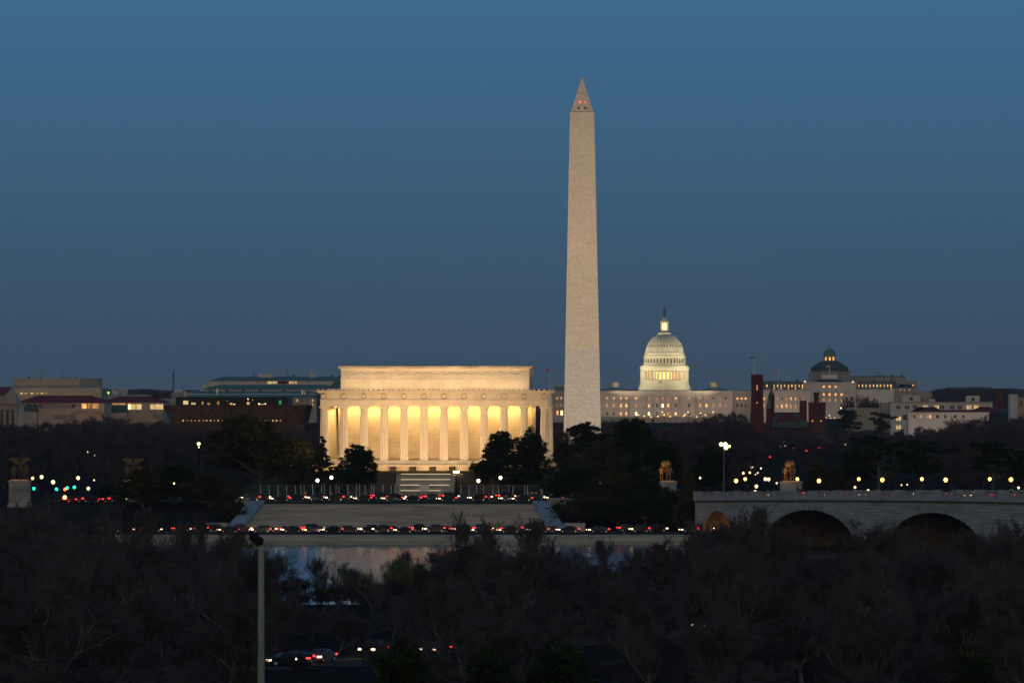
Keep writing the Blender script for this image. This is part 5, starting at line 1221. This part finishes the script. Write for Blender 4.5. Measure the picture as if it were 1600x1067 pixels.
# ------------------------------------------------------------------ trees
def segs_to_mesh(name, P, Q, r0, r1, mats, midx=None, n=3):
    """numpy prism per segment"""
    P = np.asarray(P, float); Q = np.asarray(Q, float); r0 = np.asarray(r0, float)[:, None]; r1 = np.asarray(r1, float)[:, None]
    d = Q - P; d /= np.linalg.norm(d, axis=1, keepdims=True) + 1e-9
    up = np.where(np.abs(d[:, 2:3]) < .9, np.array([[0, 0, 1.]]), np.array([[1., 0, 0]]))
    a = np.cross(d, up); a /= np.linalg.norm(a, axis=1, keepdims=True) + 1e-9; b = np.cross(d, a)
    V = np.zeros((len(P), 2 * n, 3))
    for i in range(n):
        t = 2 * math.pi * i / n; o_ = a * math.cos(t) + b * math.sin(t); V[:, i] = P + o_ * r0; V[:, n + i] = Q + o_ * r1
    base = np.arange(len(P))[:, None] * 2 * n; fs = []
    for i in range(n): j = (i + 1) % n; fs.append(base + np.array([[i, j, n + j, n + i]]))
    Fc = np.concatenate(fs, 0)
    if midx is not None: midx = np.tile(np.asarray(midx), n)
    return np_mesh(name, V.reshape(-1, 3), Fc, mats, midx)

def grow(seed, H, trunk_r, counts, spread, ratio, upb=.25, twig_r=.02, trunk_frac=.35, wob=.18):
    """returns per level arrays of segments: (P,Q,r0,r1)"""
    g = np.random.default_rng(seed)
    levels = []
    def poly(start, dirs, length, r0, r1, k, up):
        m = len(start); p = start.copy(); d = dirs.copy(); Ps, Qs, Ra, Rb = [], [], [], []; nodes = [p.copy()]; dn = [d.copy()]; rr = [np.full(m, 1.0) * r0]
        for i in range(k):
            d = d + g.normal(0, wob, (m, 3)) + np.array([0, 0, up]) * .35; d /= np.linalg.norm(d, axis=1, keepdims=True)
            q = p + d * (length / k)[:, None]; ra = r0 + (r1 - r0) * i / k; rb = r0 + (r1 - r0) * (i + 1) / k
            Ps.append(p); Qs.append(q); Ra.append(ra); Rb.append(rb); p = q; nodes.append(p.copy()); dn.append(d.copy()); rr.append(rb)
        return (np.concatenate(Ps), np.concatenate(Qs), np.concatenate(Ra), np.concatenate(Rb)), np.stack(nodes, 1), np.stack(dn, 1), np.stack(rr, 1)
    L0 = H * .62; seg, nod, dn, rr = poly(np.zeros((1, 3)), np.array([[0, 0, 1.]]), np.array([L0]), np.array([trunk_r]), np.array([trunk_r * .45]), 6, .3)
    levels.append(seg); length = np.array([L0]); tf = trunk_frac
    for li, c in enumerate(counts):
        m, kn, _ = nod.shape
        par = np.repeat(np.arange(m), c); M_ = len(par)
        t = tf + (1 - tf) * g.random(M_) ** .8 if li == 0 else .15 + .85 * g.random(M_)
        idx = t * (kn - 1); i0 = np.minimum(idx.astype(int), kn - 2); fr_ = (idx - i0)[:, None]
        st_ = nod[par, i0] * (1 - fr_) + nod[par, i0 + 1] * fr_; bd = dn[par, i0 + 1]; pr_ = rr[par, i0] * (1 - fr_[:, 0]) + rr[par, i0 + 1] * fr_[:, 0]
        rv = g.normal(0, 1, (M_, 3)); rv -= (rv * bd).sum(1, keepdims=True) * bd; rv /= np.linalg.norm(rv, axis=1, keepdims=True) + 1e-9
        sp = spread[min(li, len(spread) - 1)] * (.7 + .6 * g.random(M_))[:, None]
        d = bd * np.cos(sp) + rv * np.sin(sp) + np.array([0, 0, upb]); d /= np.linalg.norm(d, axis=1, keepdims=True)
        ln_ = length[par] * ratio[min(li, len(ratio) - 1)] * (.65 + .6 * g.random(M_))
        if li == 0: ln_ *= 1.15 - .55 * (t - tf) / (1 - tf)
        k = max(1, 5 - li - (1 if li > 1 else 0)); r0 = np.maximum(pr_ * .62, twig_r); r1 = np.maximum(r0 * .35, twig_r * .6)
        seg, nod, dn, rr = poly(st_, d, ln_, r0, r1, k, upb); levels.append(seg); length = ln_
    return levels
def bare_meshes(seed, H=14, trunk_r=.24, counts=(13, 8, 7, 6, 4), spread=(.85, .7, .7, .75, .8), ratio=(.62, .55, .5, .5, .55), tw='twig', bk='bark', up=.28, twig_r=.016, split=3, tf=.3):
    lv = grow(seed, H, trunk_r, counts, spread, ratio, up, twig_r, tf)
    cat = lambda ls: [np.concatenate([l[i] for l in ls]) for i in range(4)]
    # scale so that the top is exactly H
    top_ = max(l[1][:, 2].max() for l in lv); k = H / top_
    for i, l in enumerate(lv): lv[i] = (l[0] * k, l[1] * k, l[2], l[3])
    a = cat(lv[:split]); b_ = cat(lv[split:])
    return segs_to_mesh('trunk', *a, M[bk], n=5), segs_to_mesh('crown', *b_, M[tw], n=3)
FG = [bare_meshes(100 + i, bk='bark_mid' if i % 2 else 'bark', tw='twig' if i % 2 else 'twig_grey', trunk_r=.2 + .03 * (i % 3), spread=((.55, .55, .6, .7, .8), (.85, .7, .7, .75, .8), (1.05, .8, .7, .7, .7))[i % 3], up=(.40, .26, .18)[i % 3], tf=(.05, .10, .16)[i % 3]) for i in range(7)]
WI = [bare_meshes(150 + i, tw=('twig_grey', 'twig')[i % 2], bk='bark_mid', trunk_r=.14, counts=(10, 7, 6, 5, 2), spread=(.42, .5, .55, .65, .7), up=.5, tf=.03, twig_r=.017) for i in range(5)]
MG = [bare_meshes(200 + i, counts=(13, 9, 7, 6), twig_r=.035, tw='twig', spread=((.7, .65, .65, .7), (.9, .7, .7, .8))[i % 2], up=.25, tf=.08) for i in range(5)]
def tree(kind_meshes, x, y, h, label, group, name='bare_tree', H=14, wide=1.0, cat='tree', dz_=0.0):
    o = thing(name, label, cat, (x, y, gz(x, y) - .15 + dz_), rnd.uniform(0, 6.28), group); k = h / H
    o.scale = (k * wide, k * wide, k)
    link('trunk', kind_meshes[0], o); link('crown', kind_meshes[1], o); return o
def interp(pts, x):
    for (a, ya), (b_, yb_) in zip(pts, pts[1:]):
        if a <= x <= b_: return ya + (yb_ - ya) * (x - a) / (b_ - a)
    return pts[0][1] if x < pts[0][0] else pts[-1][1]
NEARTOP = [(0, 775), (100, 780), (130, 790), (190, 802), (225, 790), (260, 802), (340, 798), (370, 835), (420, 856), (470, 866), (520, 884), (560, 880), (640, 872), (700, 836), (740, 804), (795, 800), (840, 816), (870, 846), (920, 852), (965, 842), (1000, 832), (1060, 826), (1090, 822), (1140, 796), (1190, 792), (1230, 812), (1300, 832), (1350, 802), (1385, 790), (1430, 832), (1480, 812), (1530, 800), (1560, 790), (1600, 796)]
def nzone(px):
    if px < 340: return 'in the thick dark bank on the left'
    if px < 600: return 'before the open blue water left of centre'
    if px < 900: return 'below the foot of the granite steps'
    if px < 1150: return 'in the dark bank right of the steps'
    return 'before the bridge arches on the right'
def onroad(x, y):
    for (x0, y0), (x1, y1) in zip(pk, pk[1:]):
        a = Vector((x0, y0)); b_ = Vector((x1, y1)); p = Vector((x, y)); u = max(0, min(1, (p - a).dot(b_ - a) / (b_ - a).length_squared))
        if (a + (b_ - a) * u - p).length < 7.5: return True
    return False
for D, step, off in ((858, 46, -4), (826, 56, 14), (780, 64, 26), (735, 70, 40), (690, 78, 55), (645, 92, 60), (590, 105, 95), (540, 125, 130)):
    px = -60 + rnd.uniform(0, step)
    while px < 1680:
        d_ = D + rnd.uniform(-16, 16); yt = interp(NEARTOP, px) + off + rnd.uniform(-14, 22)
        if D > 850: d_ = min(d_, 862)
        x = X(px, d_); h = Z(yt, d_) - gz(0, d_)
        gap = 415 < px < 560
        if not onroad(x, d_) and h > 4 and not (425 < px < 565 and D < 620) and not (gap and D > 700 and rnd.random() < .3):
            PR = WI if D > 850 or (D > 800 and rnd.random() < .5) or rnd.random() < .25 else FG; i_ = rnd.randrange(len(PR)); row_ = 'at the water' if D > 800 else 'in the middle rows' if D > 660 else 'in the nearest rows'
            tree(PR[i_], x, d_, min(h, 17.5), f'bare dark tree {row_}, {nzone(px)}', 'bare trees on the near river bank', wide=rnd.uniform(1.1, 1.6))
        px += step * rnd.uniform(.7, 1.3)
# mid-ground bare trees beyond the circle
FARTOP = [(0, 652), (60, 660), (100, 655), (180, 646), (250, 655), (300, 662), (480, 664), (500, 668), (870, 662), (945, 652), (965, 646), (985, 666), (1050, 664), (1100, 652), (1130, 642), (1165, 645), (1200, 672), (1290, 672), (1330, 668), (1400, 672), (1450, 662), (1500, 650), (1560, 644), (1600, 648)]
def mzone(px):
    if px < 260: return 'behind the left traffic lights'
    if px < 500: return 'behind the big oak left of the temple'
    if px < 1180: return 'between the obelisk and the flood mast'
    if px < 1400: return 'behind the gilded riders, below the castle'
    return 'behind the bridge lamps on the right'
for D, step, off in ((2150, 40, 20), (1850, 46, 38), (1650, 52, 58), (1520, 60, 74)):
    px = -40 + rnd.uniform(0, step)
    while px < 1650:
        if not (505 < px < 862):
            d_ = D + rnd.uniform(-60, 60); yt = interp(FARTOP, px) + off + rnd.uniform(-8, 14); h = Z(yt, d_) - gz(0, d_)
            tree(MG[rnd.randrange(len(MG))], X(px, d_), d_, h, f'bare brownish tree in the {"far" if D > 2000 else "middle" if D > 1600 else "front"} row {mzone(px)}', 'bare trees beyond the circle', wide=rnd.uniform(1.2, 1.7))
        px += step * rnd.uniform(.7, 1.3)
# far-off wood: one mass
def wood(name, spots, seed, tr=.05):
    g = np.random.default_rng(seed); Vs, Fs = [], []; base = 0
    protos = []
    for i in range(4):
        lv = grow(300 + i, 14, .3 if tr > .03 else .12, (10, 7, 6, 4), (.8, .7, .7, .8), (.66, .55, .5, .6), .22, tr, .04)
        P = np.concatenate([l[0] for l in lv]); Q = np.concatenate([l[1] for l in lv]); r = np.concatenate([l[2] for l in lv])
        k = 14 / Q[:, 2].max(); protos.append((P * k, Q * k, r))
    SP, SQ, SR = [], [], []
    for x, y, h, wd in spots:
        P, Q, r = protos[g.integers(0, 4)]; k = h / 14; a = g.uniform(0, 6.28); c, s_ = math.cos(a), math.sin(a); Rm = np.array([[c, -s_, 0], [s_, c, 0], [0, 0, 1]]).T
        sc = np.array([k * wd, k * wd, k]); off = np.array([x, y, gz(x, y) - .2])
        SP.append((P * sc) @ Rm + off); SQ.append((Q * sc) @ Rm + off); SR.append(r)
    P = np.concatenate(SP); Q = np.concatenate(SQ); r = np.concatenate(SR)
    me = segs_to_mesh(name, P, Q, r, r * .7, M['twig'], n=3); return tag(link(name, me), 'dark bare woodland filling the distance below the far buildings', 'woodland', kind='stuff')
sp_ = []
for D, step, off in ((3150, 22, 0), (2950, 24, 4), (2900, 24, 6), (2700, 26, 8), (2460, 22, 12), (2410, 22, 18), (2350, 22, 26)):
    px = -30
    while px < 1640:
        if not (515 < px < 858):
            d_ = D + rnd.uniform(-60, 60); h = Z(interp(FARTOP, px) + off + rnd.uniform(-5, 7), d_) - gz(0, d_)
            if not (740 < px < 1340 and 2500 < d_ < 2860): sp_.append((X(px, d_), d_, h, rnd.uniform(1.2, 1.7)))
            elif d_ < 2700 and False: pass
        px += step * rnd.uniform(.7, 1.3)
wood('distant_woodland', sp_, 5)
sp3 = []
for D, step, off in ((2300, 24, 38), (2180, 26, 46), (2000, 26, 55), (1900, 28, 62), (1750, 28, 76), (1660, 30, 84), (1580, 32, 93), (1480, 34, 108)):
    px = -30
    while px < 1640:
        if not (500 < px < 868) or D < 1500 and (px < 520 or px > 850):
            d_ = D + rnd.uniform(-30, 30); h = Z(interp(FARTOP, px) + off + rnd.uniform(-5, 12), d_) - gz(0, d_)
            if h > 2: sp3.append((X(px, d_), d_, h, rnd.uniform(1.1, 1.9)))
        px += step * rnd.uniform(.7, 1.3)
wood('park_undergrowth', sp3, 8)['label'] = 'tangled bare undergrowth between the park trees'
sp4 = []
for D, step, off in ((861, 20, 30), (846, 24, 38), (815, 28, 54), (780, 32, 74), (740, 36, 92), (700, 40, 112), (660, 44, 132), (610, 50, 158), (560, 58, 185), (500, 70, 225)):
    px = -420
    while px < 2050:
        d_ = min(862, D + rnd.uniform(-12, 12)); yt = interp(NEARTOP, px) + off + rnd.uniform(-6, 24); h = Z(yt, d_) - gz(0, d_); x = X(px, d_)
        if 425 < px < 565 and D < 620: h = min(h, rnd.uniform(1.8, 3.4))
        if 415 < px < 560 and D > 720: h = min(h, rnd.uniform(4.0, 9.0) if rnd.random() < .65 else 3.5)
        if h > 1.5 and not onroad(x, d_) and True: sp4.append((x, d_, min(h, 9), rnd.uniform(1.2, 2.2)))
        px += step * rnd.uniform(.7, 1.3)
wood('river_thicket', sp4, 9, .020)['label'] = 'dark leafless thicket covering the near river bank'
sp2 = []
for px in range(940, 1180, 9):
    d_ = 4900 + rnd.uniform(-40, 40); yt = {0: 656}.get(0) if px < 1100 else interp([(1100, 650), (1130, 641), (1180, 642)], px); sp2.append((X(px, d_), d_, Z(yt + rnd.uniform(-2, 5), d_) - gz(0, d_), 1.1))
for px in range(1325, 1375, 7): d_ = 4300; sp2.append((X(px, d_), d_, Z(612 + abs(px - 1347) * .35 + rnd.uniform(-2, 3), d_) - gz(0, d_), .8))
for px in range(1425, 1450, 7): d_ = 4300; sp2.append((X(px, d_), d_, Z(619 + rnd.uniform(-2, 3), d_) - gz(0, d_), .8))
wood('capitol_grove', sp2, 6)['label'] = 'dark grove in front of the domed building and the library'
# hills on the horizon
mb = MB(); hn = 120
def hz(px): return 612 - 4 * math.sin(px * .004 + 1) ** 2 - (5 if 1440 < px < 1600 else 0) * math.sin((px - 1440) / 160 * math.pi) - 1.3 * math.sin(px * .09) * math.sin(px * .031)
for i in range(hn):
    p0, p1 = -150 + i * 16, -150 + (i + 1) * 16; a, b_ = wp(p0, hz(p0), 7600), wp(p1, hz(p1), 7600)
    mb.quad((a.x, 6800, 8), (b_.x, 6800, 8), tuple(b_), tuple(a)); mb.quad(tuple(a), tuple(b_), (b_.x, 9000, 15), (a.x, 9000, 15))
tag(mb.build('hills', M['twig']), kind='structure')

sp5 = [(X(px, 6700), 6700 + rnd.uniform(-60, 60), Z(hz(px) - rnd.uniform(-1, 2.5), 6700) - gz(0, 6700), .9) for px in list(range(1436, 1584, 5)) + list(range(222, 262, 6))]
wood('ridge_woodland', sp5, 12, .16)['label'] = 'bare woodland along the low ridge on the horizon'
# evergreens
def leaf_cloud(seed, lobes, n, size, m, squash=1.0, limbs=True, trunk=(.35, 3), name='crown', bk='bark', shell=.35, clump=60):
    """lobes: list of (x,y,z,rx,ry,rz). Clumps of small leaf faces through each lobe."""
    g = np.random.default_rng(seed); vol = np.array([l[3] * l[4] * l[5] for l in lobes]) ** (2 / 3); pr_ = vol / vol.sum()
    nc = max(8, n // clump); li = g.choice(len(lobes), nc, p=pr_); lb = np.array(lobes)[li]
    d = g.normal(0, 1, (nc, 3)); d /= np.linalg.norm(d, axis=1, keepdims=True); rr = (shell + (1.06 - shell) * g.random(nc) ** .5)[:, None]
    cc = lb[:, :3] + d * rr * lb[:, 3:6]; cr_ = (.10 + .16 * g.random(nc)) * lb[:, 3:6].mean(1)
    ci = g.integers(0, nc, n); q = g.normal(0, 1, (n, 3)) * .55; P = cc[ci] + q * cr_[ci][:, None] * np.array([1.25, 1.25, .75])
    a = g.normal(0, 1, (n, 3)); a /= np.linalg.norm(a, axis=1, keepdims=True); b = np.cross(a, g.normal(0, 1, (n, 3))); b /= np.linalg.norm(b, axis=1, keepdims=True)
    s_ = (size * (.6 + .8 * g.random(n)))[:, None]
    V = np.stack([P - a * s_, P - b * s_ * .5, P + a * s_, P + b * s_ * .5], 1).reshape(-1, 3); V[:, 2] = np.maximum(V[:, 2], .2); Fc = np.arange(4 * n).reshape(-1, 4)
    crown = np_mesh('crown', V, Fc, M[m])
    P_, Q_, r0, r1 = [], [], [], []
    zc = max(l[2] for l in lobes)
    for i in range(6): P_.append((.1 * math.sin(i), .1 * math.cos(i), zc * i / 6)); Q_.append((.1 * math.sin(i + 1), .1 * math.cos(i + 1), zc * (i + 1) / 6)); r0.append(trunk[0] * (1 - i * .13)); r1.append(trunk[0] * (1 - (i + 1) * .13))
    for i in range(min(nc, 60)):
        c = cc[i]; z0_ = max(trunk[1] * .6, c[2] - np.hypot(c[0], c[1]) * .9); z0_ = min(z0_, zc); mid = np.array([c[0] * .5, c[1] * .5, (z0_ + c[2]) / 2 + .3])
        P_ += [(0, 0, z0_), mid]; Q_ += [mid, c]; r0 += [trunk[0] * .35, trunk[0] * .22]; r1 += [trunk[0] * .22, .04]
    return segs_to_mesh('trunk', P_, Q_, r0, r1, M[bk], n=6), crown
def rl(g_, n, R_, z0_, z1_, r):   # a handful of lobes round an axis
    rr = random.Random(g_); out_ = []
    for i in range(n):
        a = rr.uniform(0, 6.28); t = (i + .5) / n; z = z0_ + (z1_ - z0_) * t; q = R_ * rr.uniform(.35, 1) * math.sin(math.pi * min(1, .25 + t * .75)) ; k = r * rr.uniform(.7, 1.15)
        out_.append((q * math.cos(a), q * math.sin(a), z, k, k, k * .8))
    return out_
EV = {
 'round': [leaf_cloud(1 + i, rl(40 + i, 13, 3.6, 2.6, 9.6, 2.4), 26000, .17, 'leaf', trunk=(.3, 2)) for i in range(3)],       # H ~ 12
 'olive': [leaf_cloud(11 + i, rl(50 + i, 13, 4.2, 2.2, 9.6, 2.4), 26000, .17, 'leaf_olive', trunk=(.3, 2)) for i in range(2)],
 'tall': [leaf_cloud(21 + i, [(0, 0, 2.0 + 1.25 * k, 2.6 - .27 * k, 2.6 - .27 * k, 1.3) for k in range(8)], 12000, .20, 'leaf_olive', trunk=(.22, 1.5), shell=.2) for i in range(2)],
 'pine': [leaf_cloud(31 + i, [(random.Random(i * 9 + k).uniform(-3.2, 3.2) * (1 - .04 * k), random.Random(i * 7 + k).uniform(-3, 3), 5.0 + k * .75, 2.3, 2.3, .55) for k in range(9)], 9500, .22, 'needle', trunk=(.26, 5), clump=45) for i in range(2)],
 'airy': [leaf_cloud(41, rl(61, 10, 3.9, 3.2, 10.4, 1.7), 7500, .24, 'leaf', trunk=(.26, 2), clump=70)],
 'oak': [leaf_cloud(51, [(a - 2.2, b, c, d, e, f) for a, b, c, d, e, f in rl(71, 22, 7.8, 6.2, 15.0, 3.0)], 46000, .21, 'leaf_olive', trunk=(.5, 4), bk='bark_oak')],
}
def ev(kind, px, ytop, wpx, D, label, group=None, i=0, name='evergreen_tree', base=None):
    me = EV[kind][i % len(EV[kind])]; key = me[1].name
    co = np.zeros(len(me[1].vertices) * 3, dtype=np.float32); me[1].vertices.foreach_get('co', co); co = co.reshape(-1, 3)
    Hh = np.percentile(co[:, 2], 99.5); Wd = np.percentile(co[:, 0], 99) - np.percentile(co[:, 0], 1)
    g = gz(0, D) if base is None else base; h = Z(ytop, D) - g; kx = wpx * D / F / Wd; kz = h / Hh
    o = thing(name, label, 'tree', (X(px, D), D, g - .1), rnd.uniform(-.4, .4), group); o.scale = (kx, kx, kz)
    link('trunk', me[0], o); link('crown', me[1], o); return o
G1 = 'evergreens flanking the temple'
ev('round', 557, 696, 70, 1444, 'round dark evergreen left of the stair before the temple', G1, 0)
ev('tall', 503, 682, 32, 1452, 'narrow evergreen before the left corner column of the temple', G1, 0)
ev('olive', 470, 712, 60, 1450, 'spreading dark evergreen just left of the narrow one', G1, 1)
ev('round', 781, 675, 62, 1446, 'tall dark evergreen right of the stair, left of its pair', G1, 1)
ev('round', 824, 672, 54, 1449, 'tall dark evergreen right of the stair, right of its pair', G1, 2)
ev('olive', 880, 690, 52, 1440, 'dark evergreen below the foot of the obelisk, left side', G1, 0)
ev('oak', 408, 652, 178, 1482, 'huge spreading tree with pale trunk left of the temple', None, 0, 'oak_tree')
G2 = 'dark evergreens left of the steps'
for i, (k, px, yt, w_, D, t_) in enumerate((('olive', 222, 732, 78, 1338, 'leftmost of the dark clump beside the steps'), ('round', 272, 724, 92, 1345, 'broad middle tree of the dark clump beside the steps'), ('olive', 326, 738, 84, 1338, 'tall right-hand tree of the dark clump beside the steps'), ('olive', 357, 760, 56, 1322, 'low olive tree against the left cheek wall'), ('round', 210, 745, 60, 1365, 'dark tree behind the dim winged statue'), ('round', 168, 752, 40, 1362, 'small round tree beside the left junction'))):
    ev(k, px, yt, w_, D, 'evergreen, ' + t_, G2, i)
G3 = 'dark evergreens between the steps and the bridge'
for i, (k, px, yt, w_, D, t_) in enumerate((('airy', 910, 661, 74, 1432, 'airy tree silhouetted against the obelisk'), ('round', 985, 656, 92, 1436, 'big round tree right of the obelisk foot'), ('olive', 940, 690, 80, 1425, 'tree filling the gap right of the obelisk'), ('round', 1040, 690, 60, 1440, 'tree behind the left gilded riders'), ('round', 905, 728, 90, 1348, 'low dark tree by the right cheek wall'), ('olive', 962, 735, 100, 1320, 'broad dark tree in the middle of the right clump'), ('round', 1008, 728, 60, 1309, 'dark tree just left of the gilded riders'), ('olive', 905, 775, 70, 1316, 'low shrubby tree on the bank by the road'), ('round', 1036, 764, 56, 1304, 'low dark tree below the gilded riders'), ('tall', 1073, 720, 42, 1301, 'neat cone shaped tree right of the gilded riders'), ('round', 965, 785, 90, 1312, 'lowest dark tree above the riverside road'), ('round', 1105, 700, 60, 1460, 'dark tree below the yellow-green floodlights'))):
    ev(k, px, yt, w_, D, 'evergreen, ' + t_, G3, i)
G4 = 'trees beyond the bridge'
for i, (k, px, yt, w_, D, t_) in enumerate((('tall', 1279, 718, 48, 1420, 'left one of two neat cones beyond the bridge'), ('tall', 1306, 724, 40, 1424, 'right one of two neat cones beyond the bridge'), ('pine', 1372, 682, 84, 1460, 'dark pine left of the row beyond the bridge'), ('pine', 1440, 688, 92, 1470, 'dark wide pine in the middle beyond the bridge'), ('pine', 1551, 690, 78, 1455, 'flat topped pine with bare leaning trunk on the right'), ('pine', 1600, 705, 60, 1465, 'pine at the right edge beyond the bridge'), ('pine', 1326, 641, 44, 3150, 'small far pine left of the pair below the library'), ('pine', 1378, 644, 38, 3150, 'small far pine right of the pair below the library'), ('round', 1335, 700, 60, 1500, 'dark bushy tree left of the pines'))):
    ev(k, px, yt, w_, D, ('pine, ' if k == 'pine' else 'evergreen, ') + t_, G4, i, 'pine_tree' if k == 'pine' else 'evergreen_tree')
for i, (px, yt, w_, t_) in enumerate(((870, 1004, 130, 'dark rounded shrub at the bottom, below the obelisk'), (760, 1015, 100, 'low dark shrub at the bottom centre'), (620, 1002, 90, 'dark shrub at the bottom left of centre'), (1515, 1010, 90, 'green shrub near the bottom right corner'))):
    ev('round', px, yt, w_, 470, t_, 'evergreen shrubs at the bottom', i, 'evergreen_shrub')
# ivy-clad trees before the bridge
for i, (px, yt, w_) in enumerate(((1217, 838, 30), (1252, 850, 26), (1140, 848, 30))): ev('tall', px, yt, w_, 845, f'ivy covered trunk, {ORD[i]} of three standing before the bridge', 'ivy covered trunks before the bridge', i, 'ivy_tree')
# willow
def willow(seed):
    g = np.random.default_rng(seed); lv = grow(seed, 11, .3, (9, 6), (.9, .8), (.55, .55), .3, .05, .25); P = np.concatenate([l[0] for l in lv]); Q = np.concatenate([l[1] for l in lv]); r0 = np.concatenate([l[2] for l in lv]); r1 = np.concatenate([l[3] for l in lv])
    tr_ = segs_to_mesh('trunk', P, Q, r0, r1, M['bark'], n=5); ends = lv[-1][1]; ends = ends[g.integers(0, len(ends), 1500)] + g.normal(0, .35, (1500, 3))
    SP, SQ = [], []; p = ends; v = g.normal(0, .25, (1500, 3)); v[:, 2] = .1
    for k in range(6):
        v = v * .8; v[:, 2] -= .22; q = p + v * 1.1; q[:, 2] = np.maximum(q[:, 2], .5); SP.append(p); SQ.append(q); p = q
    P = np.concatenate(SP); Q = np.concatenate(SQ); r = np.full(len(P), .014)
    return tr_, segs_to_mesh('crown', P, Q, r, r * .8, M['twig_green'], n=3)
WL = [willow(401), willow(402)]
for i, (px, yt, k) in enumerate(((572, 862, 1.1), (618, 853, 1.2), (672, 858, 1.0))):
    D = 856; h = Z(yt, D) - gz(0, D); tree(WL[i % 2], X(px, D), D, h, f'budding green willow, {("left", "middle", "right")[i]} of three at the water', 'willows at the water', 'willow_tree', 11, 1.6)
print('objects', len(bpy.data.objects))

# ------------------------------------------------------------------ the evening air
hm = bpy.data.materials.new('evening_air'); hm.use_nodes = True; n = hm.node_tree.nodes; l = hm.node_tree.links
n.remove(n['Principled BSDF']); pv = n.new('ShaderNodeVolumePrincipled'); pv.inputs['Color'].default_value = (.88, .84, .92, 1)
pv.inputs['Density'].default_value = 0.000019; pv.inputs['Anisotropy'].default_value = .2
l.new(pv.outputs[0], n['Material Output'].inputs['Volume'])
mb = MB(); mb.box(-9500, 9500, -600, 16500, -4, 215); tag(mb.build('haze', hm), kind='stuff')['label'] = 'thin dusk haze over the city'
